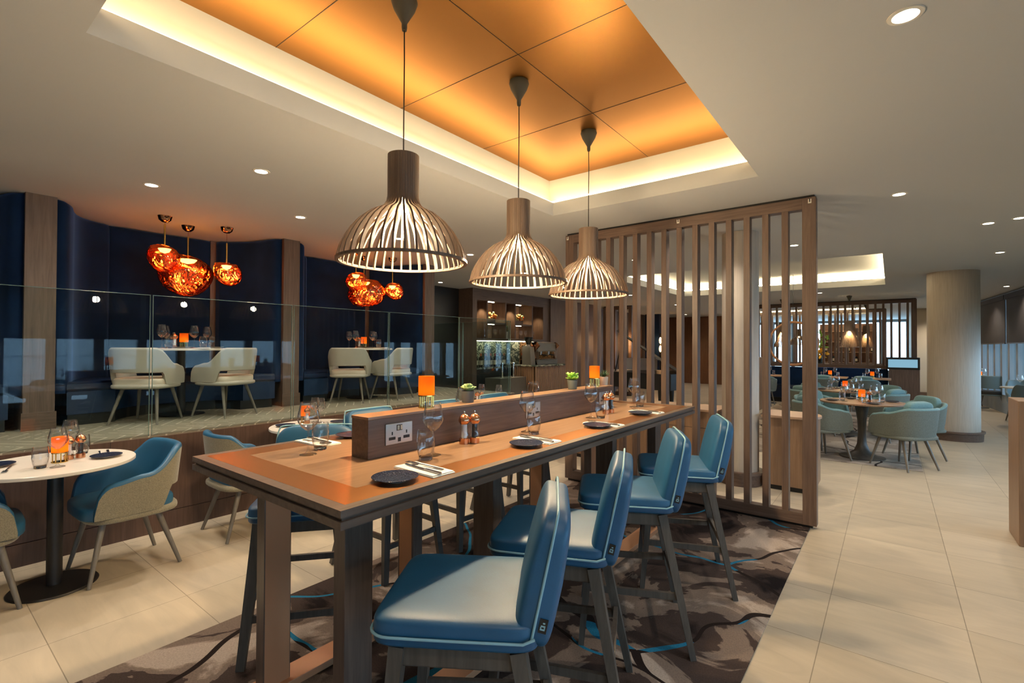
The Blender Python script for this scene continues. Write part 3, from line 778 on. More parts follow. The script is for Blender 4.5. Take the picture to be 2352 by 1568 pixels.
# ------------------------------------------------------------------ slatted pendants
def make_pendant():
    t = thing('pendant_lamp', '', 'pendant lamp')      # origin: centre of the rim
    prof = [(.073, .503), (.073, .32), (.0735, .305), (.078, .282), (.090, .262), (.11, .247), (.157, .224), (.205, .185), (.24, .144), (.268, .10), (.287, .06), (.298, .02), (.30, .0)]
    P = []
    for (r0, z0), (r1, z1) in zip(prof, prof[1:]):
        for k in range(3): P.append((r0 + (r1 - r0) * k / 3, z0 + (z1 - z0) * k / 3))
    P.append(prof[-1])
    nS = 38; bm = B()
    for s in range(nS):
        th = 2 * pi * s / nS; ct, sn = cos(th), sin(th)
        if s == 0: pass
        rows = []
        for i, (r, z) in enumerate(P):
            a = P[max(0, i - 1)]; b = P[min(len(P) - 1, i + 1)]
            tx, tz = b[0] - a[0], b[1] - a[1]; l = math.hypot(tx, tz); nx, nz = tz / l, -tx / l
            if nx > 0: nx, nz = -nx, -nz                    # inward
            d = .009 + .009 * smooth01(.075, .12, r); h = .0056 if r < .08 else .0056 - .0011 * smooth01(.08, .2, r)
            ri, zi = r + nx * d, z + nz * d
            def pt(rr, zz, off): return (rr * ct - off * sn, rr * sn + off * ct, zz)
            rows.append([pt(r, z, -h), pt(r, z, h), pt(ri, zi, h), pt(ri, zi, -h)])
        V = grid(bm, rows, False, True); bm.faces.new(V[0][::-1]); bm.faces.new(V[-1])
    obj('slatted_shade', bm, 'lath_wood', t, smooth=30)
    bm = B(); lathe(bm, [(.304, -.006), (.304, .006), (.286, .006), (.286, -.006), (.304, -.006)], 96); obj('rim_ring', bm, 'lath_wood', t)
    bm = B(); lathe(bm, [(.068, .5), (.068, .30), (.064, .30), (.064, .5)], 40); lathe(bm, [(0, .49), (.066, .49), (.066, .485), (0, .485)], 32); obj('inner_sleeve', bm, 'lath_wood', t)
    bm = B(); sell(bm, .034, .034, .042, 1, 1, T(0, 0, .275), 20, 12); obj('light_bulb', bm, 'bulb', t)
    bm = B(); lathe(bm, [(0, .485), (.022, .485), (.022, .33), (0, .32)], 20); obj('bulb_holder', bm, 'black_metal', t)
    bm = B(); tube(bm, [(0, 0, .49), (0, 0, .72), (.002, 0, .95), (0, 0, 1.11)], .0032, 8); obj('cord', bm, 'black', t)
    bm = B(); lathe(bm, [(0, 1.10), (.011, 1.10), (.013, 1.115), (.013, 1.135), (.05, 1.2), (.062, 1.235), (.058, 1.25), (0, 1.25)], 28); obj('ceiling_cone', bm, 'canopy', t)
    return t
pd = make_pendant()
for y, l in ((1.492, 'nearest and largest looking slatted wooden dome pendant over the high table'), (2.395, 'middle slatted wooden dome pendant over the high table'), (3.281, 'farthest slatted wooden dome pendant, in front of the tall screen')):
    place(pd, (-1.82, y, 1.878), 0, l, 'slatted dome pendants over the high table')
    light('POINT', 'pendant_glow', (-1.82, y, 1.878 + .135), 42, (1, .75, .45), None, shadow_soft_size=.035)
# ------------------------------------------------------------------ tub chairs
def make_tub(name, cat, outer, inner, seatm, legm, hb=.80, ha=.655, slot=True, W=.285, D=.235, cushion=None, Yf=.20, rim=None):
    t = thing(name, '', cat)
    def plan(s):
        u = abs(s); sg = 1 if s >= 0 else -1
        if u <= .6:
            a = u / .6 * pi / 2
            return Vector((sg * W * sin(a) ** .8, .05 + D * cos(a) ** .8))
        k = (u - .6) / .4
        return Vector((sg * W * (1 - .06 * k), .05 - k * (.05 + Yf)))
    def top(s):
        u = abs(s)
        h = hb - (hb - ha) * smooth01(.26, .60, u)
        h -= .03 * smooth01(.6, .86, u)
        if u > .84: h -= (h - .46) * (1 - sqrt(max(0, 1 - ((u - .84) / .16) ** 2)))
        return h
    def bot(s):
        u = abs(s)
        if not slot: return .40
        return .535 - .135 * smooth01(.36, .46, u)
    th = .046; n = 72
    ss = [-1 + 2 * i / n for i in range(n + 1)]
    outr, innr = [], []
    for s in ss:
        p = plan(s); e = 1e-3
        tg = (plan(min(1, s + e)) - plan(max(-1, s - e))).normalized(); nr = Vector((tg.y, -tg.x))
        if nr.dot(p - Vector((0, 0))) < 0: nr = -nr
        h, b = top(s), bot(s)
        def at(off, z):
            lean = .10 * max(0, (z - .42)) * (1.0 if abs(s) < .8 else 1 - (abs(s) - .8) / .2 * .7) - .07 * max(0, .50 - z)
            q = p + nr * (off + lean); return (q.x, q.y, z)
        o = [at(-th * .6, b)] + [at(0, b + .008 + (h - b - .03) * k / 7) for k in range(8)]
        rr = [at(-.002, h - .014), at(-th * .12, h - .006), at(-th * .3, h), at(-th * .7, h), at(-th * .92, h - .008)]
        i_ = [at(-th, h - .02 + (b + .01 - h + .02) * k / 7) for k in range(8)] + [at(-th * .6, b)]
        outr.append(o); innr.append([o[-1]] + rr + i_)
    bm = B(); V = grid(bm, outr); obj('outer_shell', bm, outer, t, smooth=60)
    bm = B(); V = grid(bm, innr)
    for i in (0, -1):
        try: bm.faces.new(V[i])
        except ValueError: pass
    obj('inner_lining', bm, inner, t, smooth=60)
    bm = B(); sell(bm, W - .03, .25, .05, .35, .45, T(0, .005, .435)); obj('seat', bm, seatm, t, smooth=60)
    bm = B(); sell(bm, W - .012, D + .02, .032, .5, .55, T(0, .03, .392)); obj('seat_base', bm, outer, t, smooth=60)
    if cushion:
        bm = B(); sell(bm, .19, .05, .13, .5, .4, T(0, .20, .70, rx=-.2)); obj('back_cushion', bm, cushion, t, smooth=60)
    for sx in (-1, 1):
        for ty, fy in ((-.13, -.215), (.15, .27)):
            bm = B(); tube(bm, [(sx * .16, ty, .385), (sx * .232, fy, 0)], [.0195, .0115], 12); obj('leg', bm, legm, t)
    return t
tubc = make_tub('tub_chair', 'armchair', 'olive_fabric', 'tub_blue', 'tub_blue', 'chair_wood')
GB = 'blue and olive tub chairs by the raised floor'
for x, y, th, l in [(-4.06, .965, 2, 'blue lined olive tub chair right of the nearest white round table'), (-4.09, .262, 178, 'blue lined olive tub chair cut by the left edge of the photo'),
                    (-4.135, 1.835, 180, 'blue lined olive tub chair seen beyond the left corner of the high table')]:
    place(tubc, (x, y, 0), radians(th), l, GB)
def make_round(topm, r, base='disc', h=.757):
    t = thing('round_table', '', 'table')
    bm = B(); lathe(bm, [(0, h - .022), (r - .004, h - .022), (r, h - .019), (r, h - .003), (r - .003, h), (0, h)], 72); obj('table_top', bm, topm, t)
    if base == 'disc':
        bm = B(); lathe(bm, [(0, 0), (.21, 0), (.212, .004), (.205, .012), (.05, .018), (0, .018)], 48); obj('table_base', bm, 'black_metal', t)
        bm = B(); lathe(bm, [(.038, .015), (.038, h - .022)], 28); obj('pedestal', bm, 'black_metal', t)
    else:
        bm = B(); lathe(bm, [(0, 0), (.26, 0), (.26, .012), (.17, .03), (.09, .085), (.055, .18), (.045, .32), (.052, .50), (.085, h - .03), (.10, h - .022)], 40); obj('pedestal', bm, 'stool_wood', t)
    return t
rt = make_round('white_top', .39)
for (x, y), l in [((-4.05, .64), 'white round dining table at the left edge on a black disc base'), ((-4.12, 2.40), 'white round dining table behind the high table, in front of the raised floor'), ((-4.14, 4.62), 'third white round dining table, mostly hidden by the divider')]:
    place(rt, (x, y, 0), 0, l, 'white round dining tables')
DT = .757
w = 'on the nearest white round table'
put_lamp(-4.035, .655, DT, 'orange lamp ' + w, .45)
place(tumb, (-3.925, .553, DT), 0, 'water tumbler in front of the orange lamp ' + w, GT); place(wine, (-3.885, .622, DT), 0, 'wine glass in front of the orange lamp ' + w, GW)
place(wine, (-4.22, .735, DT), 0, 'wine glass behind the mills ' + w, GW); place(tumb, (-4.235, .80, DT), 0, 'water tumbler behind the mills ' + w, GT)
place(salt, (-4.085, .705, DT), 0, 'salt mill beside the orange lamp ' + w, 'salt mills'); place(pepr, (-4.10, .765, DT), 0, 'pepper mill beside the orange lamp ' + w, 'pepper mills')
place(plate, (-3.985, .87, DT), 0, 'speckled navy plate at the right side of the nearest white round table', GP); place(plate, (-4.17, .40, DT), 0, 'speckled navy plate at the left edge of the photo', GP)
place(knife, (-4.12, .91, DT), radians(80), 'silver knife behind the right plate ' + w, 'knives'); place(fork, (-4.14, .87, DT), radians(80), 'silver fork behind the right plate ' + w, 'forks')
place(knife, (-4.0, .375, DT), radians(75), 'silver knife beside the left plate ' + w, 'knives'); place(fork, (-4.02, .43, DT), radians(75), 'silver fork beside the left plate ' + w, 'forks')
w = 'on the second white round table behind the high table'
put_lamp(-4.35, 2.42, DT, 'orange lamp ' + w, .45)
place(plate, (-4.27, 2.19, DT), 0, 'speckled navy plate at the left side of the second white round table', GP); place(plate, (-4.10, 2.62, DT), 0, 'speckled navy plate at the right side of the second white round table', GP)
for i, (x, y) in enumerate([(-4.30, 2.49), (-4.22, 2.50)]): place(wine, (x, y, DT), 0, ('left' if not i else 'right') + ' one of the two wine glasses ' + w, GW)
place(salt, (-4.28, 2.40, DT), 0, 'salt mill ' + w, 'salt mills')
w = 'on the third white round table seen over the divider'
put_lamp(-4.22, 4.55, DT, 'orange lamp ' + w, .45)
place(salt, (-4.12, 4.58, DT), 0, 'salt mill ' + w, 'salt mills'); place(pepr, (-4.10, 4.64, DT), 0, 'pepper mill ' + w, 'pepper mills')
o = make_plant('leaf_dark', 'ceramic_cream', .03, .055); o.location = (-4.03, 4.66, DT); o['label'] = 'small green spiky plant ' + w
for x, y, l in [(-4.2, 4.75, 'behind the lamp '), (-3.95, 4.8, 'right of the plant ')]: place(wine, (x, y, DT), 0, 'wine glass ' + l + w, GW)

# ------------------------------------------------------------------ glass balustrade
def panel(p, q, label, z0=PZ + .012, z1=1.873):
    p = Vector((*p, 0)); q = Vector((*q, 0)); L = (q - p).length; a = atan2(q.y - p.y, q.x - p.x)
    t = thing('glass_panel', label, 'glass panel', (p.x, p.y, z0), a, 'glass balustrade panels'); h = z1 - z0; g = .009
    bm = B(); bx(bm, g, L - g, -.0006, .0006, 0, h); obj('pane', bm, 'pane', t, smooth=0)
    bm = B(); e = .006
    bx(bm, g, L - g, -e, e, h - .004, h); bx(bm, g - .001, g + .002, -e, e, 0, h); bx(bm, L - g - .002, L - g + .001, -e, e, 0, h)
    obj('polished_edge', bm, 'glass_edge', t, smooth=0)
GX = -4.592
names = ['glass balustrade panel out of view left of the photo', 'glass balustrade panel at the left edge in front of the first booth pillar', 'glass balustrade panel in front of the nearest pair of grey chairs', 'glass balustrade panel between the second booth pillar and the far grey chairs',
         'glass balustrade panel left of the nearest divider lamp', 'last glass balustrade panel at the end of the raised floor']
for i, (a, b) in enumerate([(-1.02, .125), (.125, 1.271), (1.271, 2.419), (2.419, 3.566), (3.566, 4.73), (4.73, 5.86)]): panel((GX, a), (GX, b), names[i])
for i, (a, b) in enumerate([(-4.62, -5.6), (-5.6, -6.58)]): panel((a, 5.86), (b, 5.86), ['near glass panel of the balustrade return at the bar end', 'far glass panel of the balustrade return at the bar end'][i])

# ------------------------------------------------------------------ booths
PY = [-1.49, .68, 2.84, 5.03]; PW = .195; PX = -5.61
for i, y in enumerate(PY):
    bm = B(); bx(bm, -6.6 if i == 3 else -6.05, PX, y, y + PW, PZ + .012, CZ); o = obj('pillar', bm, 'wood_z', smooth=0)
    tag(o, ['wood pillar beside the booths out of view', 'broad wood pillar at the left edge of the booths', 'wood pillar between the two booths', 'wood pillar at the right end of the booths'][i], None, None, 'structure')
    bm = B(); bx(bm, PX, PX + .012, y - .01, y + PW + .01, PZ + .012, PZ + .16); obj('pillar_plinth', bm, 'wood_y', o, smooth=0)
def alcove(k, y0, y1):
    mid = (y0 + y1) / 2; hw = (y1 - y0) / 2
    left = [(-5.66, y0 + .005), (-5.78, y0 + .06), (-6.0, y0 + .115), (-6.20, y0 + .20), (-6.36, y0 + .33), (-6.46, y0 + .52)]
    right = [(x, y0 + y1 - y) for x, y in left][::-1]
    def cr(pts, m=6):
        out = []; P = [pts[0]] + pts + [pts[-1]]
        for i in range(1, len(P) - 2):
            p0, p1, p2, p3 = [Vector(q) for q in P[i - 1:i + 3]]
            for j in range(m):
                t = j / m; out.append(.5 * ((2 * p1) + (-p0 + p2) * t + (2 * p0 - 5 * p1 + 4 * p2 - p3) * t * t + (-p0 + 3 * p1 - 3 * p2 + p3) * t ** 3))
        out.append(Vector(pts[-1])); return out
    path_l = cr(left); path_r = cr(right)
    yj = y1 - .46
    path_m = [Vector((-6.475 - .02 * sin(pi * j / 10), y0 + .54 + (yj - y0 - .55) * j / 10)) for j in range(11)]
    path_r = [p for p in path_r if p.y > yj + .075]; path_r = [Vector((-6.44, yj + .06))] + path_r
    cen = Vector((-5.4, mid))
    for nm, path in (('left curved', path_l), ('flat middle', path_m), ('right curved', path_r)):
        n = len(path); rows = []
        Ls = [0]
        for a, b in zip(path, path[1:]): Ls.append(Ls[-1] + (b - a).length)
        for j, p in enumerate(path):
            a = path[max(0, j - 1)]; b = path[min(n - 1, j + 1)]; tg = (b - a).normalized(); nr = Vector((-tg.y, tg.x))
            if nr.dot(cen - p) < 0: nr = -nr
            d = min(Ls[j], Ls[-1] - Ls[j]); thk = .02 + .05 * sqrt(max(0, 1 - (1 - min(1, d / .055)) ** 2))
            row = []
            for z, k2 in ((PZ + .3, 1), (1.5, 1), (2.2, 1), (CZ - .055, 1), (CZ - .03, .92), (CZ - .012, .6), (CZ - .006, .1)):
                q = p + nr * (thk * k2); row.append((q.x, q.y, z))
            q = p - nr * .03; row.append((q.x, q.y, CZ - .006)); row.append((q.x, q.y, PZ + .3)); rows.append(row)
        bm = B(); V = grid(bm, rows, False, True); bm.faces.new(V[0]); bm.faces.new(V[-1][::-1])
        o = obj('wall_panel', bm, 'navy_velvet', smooth=50); tag(o, nm + ' navy upholstered wall panel of the ' + k + ' booth', 'wall panel', 'navy upholstered booth panels')
    bm = B(); bx(bm, -6.52, -6.452, yj - .008, yj + .058, PZ + .3, CZ); o = obj('wood_strip', bm, 'wood_z', smooth=0); tag(o, 'narrow wood strip between the navy panels of the ' + k + ' booth', 'wood strip', 'wood strips in the booths')
    # bench
    t = thing('booth_bench', 'curved navy bench seat inside the ' + k + ' booth', 'bench', (-6.2, mid, PZ + .012))
    ins = lambda p: (p.x + .085 * min(1, (cen.x - p.x) / .9), p.y + (.075 if p.y < mid else -.075) * (abs(p.y - mid) / hw))
    outer = [ins(p) for p in path_l] + [(-6.385, y) for y in (mid - .3, mid, mid + .3)] + [ins(Vector((p.x, y0 + y1 - p.y))) for p in path_l[::-1]]
    inner = [(-5.66, y1 - .42), (-5.80, y1 - .47), (-5.93, y1 - .58), (-6.0, y1 - .75), (-6.0, y0 + .75), (-5.93, y0 + .58), (-5.80, y0 + .47), (-5.66, y0 + .42)]
    poly = [(x + 6.2, y - mid) for x, y in outer + inner]
    bm = B(); prism(bm, poly, .10, .30, .004); obj('bench_front', bm, 'navy_leather', t, smooth=30)
    bm = B(); prism(bm, poly, .302, .385, .02); obj('seat_cushion', bm, 'navy_leather', t, smooth=50)
    bm = B(); prism(bm, [(x * .98 - .03, y * .985) for x, y in poly], 0, .10); obj('toe_kick', bm, 'black', t, smooth=0)
for k, i in (('leftmost', 0), ('nearer', 1), ('farther', 2)):
    alcove(k, PY[i] + PW, PY[i + 1])
# booth tables, grey chairs
greyc = make_tub('grey_chair', 'armchair', 'grey_leather', 'grey_leather', 'cream_leather', 'chair_wood', hb=.80, ha=.63)
for o in kids(greyc): pass
GG = 'grey leather chairs at the booth tables'; SC = .86; FZ = PZ + .0125
for x, y, th, l in [(-5.475, 1.50, 226, 'left grey leather chair at the nearer booth table'), (-5.375, 2.11, 292, 'right grey leather chair at the nearer booth table'),
                    (-5.475, 3.66, 224, 'left grey leather chair at the farther booth table'), (-5.37, 4.21, 290, 'right grey leather chair at the farther booth table')]:
    o = place(greyc, (x, y, FZ), radians(th + 50 - 0), l, GG); o.scale = (SC, SC, SC); o.rotation_euler = (0, 0, radians(th))
bt = make_round('white_top', .40, h=.68)
for (x, y), l in [((-5.77, 1.86), 'white round table in the nearer booth'), ((-5.76, 4.03), 'white round table in the farther booth')]: place(bt, (x, y, FZ), 0, l, 'booth tables')
BT = FZ + .68
for (x, y), w in (((-5.77, 1.86), 'on the nearer booth table'), ((-5.76, 4.03), 'on the farther booth table')):
    put_lamp(x, y + .02, BT, 'small orange lamp ' + w, .4)
    for dx, dy, l in ((.16, -.22, 'leftmost'), (-.2, -.08, 'second'), (.13, .07, 'third'), (-.1, .27, 'rightmost')):
        place(wine, (x + dx, y + dy, BT), 0, l + ' wine glass ' + w, GW)
    for dx, dy, l in ((.22, -.18, 'left'), (.17, .14, 'middle'), (-.02, .29, 'right')): place(tumb, (x + dx, y + dy, BT), 0, l + ' water tumbler ' + w, GT)
    place(salt, (x + .02, y - .07, BT), 0, 'salt mill ' + w, 'salt mills'); place(pepr, (x - .05, y - .06, BT), 0, 'pepper mill ' + w, 'pepper mills')
    place(plate, (x + .27, y - .08, BT), 0, 'side plate at the left ' + w, GP); place(plate, (x + .12, y + .27, BT), 0, 'side plate at the right ' + w, GP)
    place(napk, (x + .30, y + .08, BT), radians(80), 'folded napkin ' + w, 'white napkins')

# copper glass lamps over the booths
def melt(x, y, z, r, seed, label, ax):
    t = thing('copper_pendant', label, 'pendant lamp', (x, y, z), 0, 'molten copper glass pendants')
    rnd = random.Random(seed); a = [rnd.uniform(-1, 1) for _ in range(8)]
    def wv(v):
        d = v.normalized(); f = 1 + .10 * sin(2.2 * d.x + 3 * a[0]) + .09 * sin(2.6 * d.y + 3 * a[1] + 1.5 * d.z) + .07 * sin(3 * d.z * a[2] + 2 * d.x)
        v = Vector((v.x * f, v.y * f, v.z * f)); 
        if v.z > .78 * r: v.z = .78 * r + (v.z - .78 * r) * .25
        return v
    bm = B(); sell(bm, r * ax[0], r * ax[1], r * ax[2], 1, 1, T(ry=a[3] * .15), 48, 32, warp=wv)
    obj('glass_shade', bm, 'melt_glass', t, smooth=80)
    zt = r * .66 * ax[2]
    bm = B(); lathe(bm, [(0, zt - .045), (r * .25, zt - .03), (r * .36, zt), (0, zt)], 24); obj('light_disc', bm, 'melt_glow', t)
    bm = B(); tube(bm, [(0, 0, zt), (0, 0, zt + .24)], .008, 10); obj('stem', bm, 'brass', t)
    bm = B(); tube(bm, [(0, 0, zt + .24), (0, 0, CZ - z - .03)], .002, 6); obj('cord', bm, 'copper_shiny', t)
    bm = B(); top = CZ - z; lathe(bm, [(0, top - .062), (.025, top - .058), (.05, top - .038), (.062, top), (0, top)], 28); obj('ceiling_rose', bm, 'copper_shiny', t)
    light('POINT', 'copper_glow', (x, y, z + zt - .07), 3.2 if r < .2 else 5, (1, .50, .22), None, shadow_soft_size=.03)
melt(-5.58, 1.645, 2.325, .15, 1, 'left small copper glass pendant over the nearer booth', (1, 1, .92)); melt(-5.84, 1.93, 2.245, .23, 2, 'large copper glass pendant over the nearer booth', (1, 1.08, .88)); melt(-5.59, 2.21, 2.245, .133, 5, 'right small copper glass pendant over the nearer booth', (1, 1, .95))
melt(-5.56, 3.78, 2.33, .135, 7, 'left small copper glass pendant over the farther booth', (1, 1, .95)); melt(-5.84, 4.10, 2.235, .23, 9, 'large copper glass pendant over the farther booth', (1, 1.05, .9)); melt(-5.61, 4.415, 2.255, .13, 12, 'right small copper glass pendant over the farther booth', (1, 1, .95))
# ------------------------------------------------------------------ slatted screens
def screen(label, x0, x1, y, step, sw, sd, pw, z0=.03, z1=2.715, zr=.09, slat0=None, n=None, zb=None):
    t = thing('slatted_screen', label, 'screen', ((x0 + x1) / 2, y, 0)); ox = (x0 + x1) / 2
    def b_(name, *q, bev=.002, m='wood_z'):
        bm = B(); bx(bm, q[0] - ox, q[1] - ox, q[2], q[3], q[4], q[5], bev); return obj(name, bm, m, t, smooth=0)
    zb = zb or z0
    b_('post', x0, x0 + pw, 0, sd, z0, z1); b_('post', x1 - pw, x1, 0, sd, z0, z1)
    b_('top_rail', x0 + pw, x1 - pw, 0, sd, z1 - zr, z1, m='wood_x'); b_('bottom_rail', x0 + pw, x1 - pw, 0, sd, zb, zb + zr, m='wood_x')
    x = slat0 if slat0 is not None else x0 + pw + step * .6
    k = 0
    while x + sw < x1 - pw - .01 and (n is None or k < n):
        b_('slat', x, x + sw, .002, sd - .004, zb + zr, z1 - zr); x += step; k += 1
    bm = B(); bx(bm, x0 + .015 - ox, x1 - .015 - ox, .015, sd - .015, z1, CZ - .0005); obj('top_track', bm, 'black', t, smooth=0)
    bm = B(); bx(bm, x0 + .03 - ox, x1 - .03 - ox, .02, sd - .02, .0085, z0); obj('floor_plate', bm, 'black', t, smooth=0)
    return t, ox
t, ox = screen('tall slatted wood screen standing behind the high table', -2.856, -.475, 4.63, .1486, .05, .09, .1, slat0=-2.657)
for i, x in enumerate((-2.83, -1.60, -.52)):
    bm = B(); bx(bm, x - .012 - ox, x + .012 - ox, -.002, .002, 2.665, 2.70); o = obj('bracket', bm, 'white_paint', t, smooth=0)
    bm = B(); bx(bm, x - .004 - ox, x + .004 - ox, -.003, .0, 2.675, 2.703); obj('bracket_slot', bm, 'black', o, smooth=0)
screen('far slatted screen above the navy banquette', -3.15, .52, 15.75, .163, .05, .09, .11, zb=.95)
screen('second far slatted screen in front of the back bar', -3.9, -.1, 19.3, .17, .055, .09, .11, zb=.9)
screen('dark slatted screen by the far door seen left through the near screen', -7.1, -6.15, 13.75, .16, .06, .09, .1)

# ------------------------------------------------------------------ low waiter desk, piano, sconces behind the near screen
for dx0, dx1, l in ((-3.85, -1.53, 'low wooden waiter cabinet left of the slim column behind the screen'), (-1.06, -.60, 'low wooden waiter cabinet with a rounded end right of the slim column')):
    L_ = dx1 - dx0
    t = thing('waiter_desk', l, 'cabinet', (dx0, 5.95, 0))
    bm = B(); bx(bm, 0, L_, -.25, .25, .05, .75, .003); obj('cabinet_body', bm, 'desk_wood', t, smooth=0)
    if L_ > 1:
        for x in (.55, 1.1, 1.65):
            bm = B(); bx(bm, x, x + .004, -.2515, -.2495, .06, .74); obj('door_gap', bm, 'black', t, smooth=0)
        bm = B(); bx(bm, .02, L_ - .02, -.2515, -.2495, .56, .564); obj('drawer_gap', bm, 'black', t, smooth=0)
    end = [(L_ - .16 + .20 * sin(a), -.02 - .26 * cos(a)) for a in [k * pi / 12 for k in range(13)]] if L_ < 1 else [(L_ + .01, -.28), (L_ + .01, .28)]
    bm = B(); prism(bm, [(-.02, -.28)] + end + [(-.02, .28)], .75, .775, .003); obj('worktop', bm, 'desk_top', t, smooth=30)
    bm = B(); bx(bm, .02, L_ - .03, -.22, .22, 0, .05); obj('toe_kick', bm, 'black', t, smooth=0)
# grand piano
t = thing('grand_piano', 'black grand piano with its lid propped open beyond the screen', 'piano', (-4.1, 9.6, 0), radians(200))
pl = [(-.75, -.7), (.75, -.7), (.75, -.1), (.62, .35), (.2, .55), (-.1, .75), (-.3, 1.0), (-.6, 1.05), (-.75, .85)]
bm = B(); prism(bm, pl, .68, .98, .006); obj('case', bm, 'black', t, smooth=30)
bm = B(); bx(bm, -.72, .72, -.92, -.68, .68, .74, .004); obj('keybed', bm, 'black', t, smooth=0)
bm = B(); bx(bm, -.62, .62, -.90, -.75, .74, .752); obj('keys', bm, 'china', t, smooth=0)
bm = B(); vs0 = len(bm.verts); prism(bm, [(x + .75, y) for x, y in pl], 0, .018); bmesh.ops.transform(bm, matrix=T(-.75, 0, .985) @ Matrix.Rotation(radians(-34), 4, 'Y'), verts=bm.verts); obj('lid', bm, 'black', t, smooth=0)
bm = B(); tube(bm, [(.5, .1, .98), (.35, .1, 1.68)], .012, 8); obj('lid_prop', bm, 'black', t)
bm = B(); bx(bm, -.33, .33, -.45, -.435, .99, 1.24, 0, None); obj('music_stand', bm, 'china', t, smooth=0)
for x, y in ((-.62, -.55), (.62, -.55), (-.42, .8)):
    bm = B(); tube(bm, [(x, y, .68), (x, y, 0)], [.055, .03], 14); obj('leg', bm, 'black', t)
bm = B(); bx(bm, -7.6, -7.0, 10.62, 13.0, 0, CZ); struct('wall_bar_end', bm, 'wood_z', 'tall wood wall block right of the bar')
bm = B(); bx(bm, -7.6, -4.75, 20.4, 20.55, 0, CZ); struct('wall_far_wood', bm, 'warm_wood', 'warm glossy wood wall beyond the piano')
bm = B(); bx(bm, -7.45, -6.9, 17.9, 18.1, 0, CZ); struct('wall_dark', bm, 'navy_leather', 'dark wall panel carrying the far sconces')
for x, y, l in [(-6.33, 13.68, 'pair of amber sconce lights seen left through the screen'), (-6.80, 17.8, 'pair of amber sconce lights on the dark far wall')]:
    t = thing('wall_sconce', l, 'wall light', (x, y, 0), 0, 'amber sconces')
    bm = B(); bx(bm, -.05, .05, .02, .06, 0 + .001, 2.0); obj('back_post', bm, 'black', t, smooth=0)
    for z in (1.73, 1.42):
        bm = B(); sell(bm, .045, .035, .12, 1, 1, T(0, -.03, z), 14, 10); obj('sconce_glass', bm, 'sconce_glow', t)
    light('POINT', 'sconce_light', (x, y - .15, 1.6), 3, (1, .55, .25), None, shadow_soft_size=.04)
bm = B(); bx(bm, -3.2, -2.45, 12.6, 13.2, 0, 1.25, .004); o = obj('wood_cabinet', bm, 'desk_wood', smooth=0); tag(o, 'plain wood cabinet end seen just left of the slim column', 'cabinet')

# ------------------------------------------------------------------ coffee bar
BX = -7.04
t = thing('bar_back_unit', 'tall wooden back bar with lit display shelves', 'shelf unit', (BX, 9.1, 0))
def pb(name, x0, x1, y0, y1, z0, z1, m='wood_z', par=None, bev=0):
    bm = B(); bx(bm, x0 - BX, x1 - BX, y0 - 9.1, y1 - 9.1, z0, z1, bev); return obj(name, bm, m, par or t, smooth=0)
D0 = -7.45
pb('cornice', -7.6, BX, 7.66, 10.62, 2.49, CZ - .002, 'wood_y'); pb('side_panel', -7.6, BX, 7.66, 7.80, 0, 2.49); pb('side_panel', -7.6, BX, 10.33, 10.62, 0, 2.49)
pb('back_panel', -7.6, D0, 7.80, 10.33, 1.66, 2.49, 'desk_top'); pb('shelf', -7.6, BX, 7.80, 10.33, 1.615, 1.66, 'wood_y')
for y in (8.14, 8.80, 9.16, 9.86): pb('divider', D0, BX, y - .02, y + .02, 1.66, 2.49)
for y0, y1 in ((8.16, 8.78), (9.18, 9.84)): pb('shelf', D0, BX, y0, y1, 1.985, 2.02, 'wood_y')
pb('splashback', -7.6, -7.40, 7.80, 10.33, 1.02, 1.615, 'green_marble')
pb('back_counter', -7.6, BX + .02, 7.80, 10.33, .98, 1.02, 'green_marble', bev=.003); pb('base_cabinet', -7.6, BX - .02, 7.80, 10.33, 0, .98, 'black_metal')
for y0, y1, z in ((8.16, 8.78, 2.49), (9.18, 9.84, 2.49), (8.16, 8.78, 1.985), (9.18, 9.84, 1.985)):
    pb('shelf_light', -7.16, -7.13, y0 + .03, y0 + .33, z - .012, z - .002, 'led_bar')
    light('SPOT', 'shelf_spot', (-7.2, (y0 + y1) / 2, z - .02), 22, (1, .74, .42), None, spot_size=radians(95), spot_blend=.6, shadow_soft_size=.02)
pb('counter_light', -7.30, -7.27, 7.85, 9.95, 1.60, 1.612, 'led_bar')
for y in (7.98, 9.0, 10.1): light('SPOT', 'shelf_spot', (-7.2, y, 2.46), 14, (1, .74, .42), None, spot_size=radians(90), spot_blend=.6, shadow_soft_size=.02)
# flower troughs, glasses, bottles
for y, l in ((8.40, 'orange flower trough on the left lit shelf of the back bar'), (9.46, 'orange flower trough on the right lit shelf of the back bar')):
    f = thing('flower_trough', l, 'flowers', (-7.22, y, 2.02), 0, 'flower troughs'); rnd = random.Random(int(y * 10))
    bm = B(); bx(bm, -.06, .06, -.17, .17, 0, .09, .006); obj('trough', bm, 'wood_y', f, smooth=0)
    for m, n in (('orange_flowers', 26), ('leaf_pale', 18)):
        bm = B()
        for k in range(n): 
            q = (rnd.uniform(-.08, .08), rnd.uniform(-.22, .22), .11 + rnd.uniform(0, .12)); sell(bm, .035, .03, .022, 1, 1, T(*q, rx=rnd.uniform(-1, 1), ry=rnd.uniform(-1, 1)), 8, 5)
        obj('blossoms' if m == 'orange_flowers' else 'foliage', bm, m, f, smooth=80)
def small_glass():
    bm = B(); lathe(bm, [(0, 0), (.03, .001), (.005, .008), (.004, .09), (.03, .12), (.036, .16), (.03, .21)], 14); o = obj('stem_glass', bm, 'glassware', smooth=80); return tag(o, '', 'glass')
sg = small_glass(); rows = [(7.86, 8.12, 'leftmost'), (8.2, 8.74, 'second'), (9.22, 9.72, 'fourth'), (9.9, 10.12, 'rightmost')]
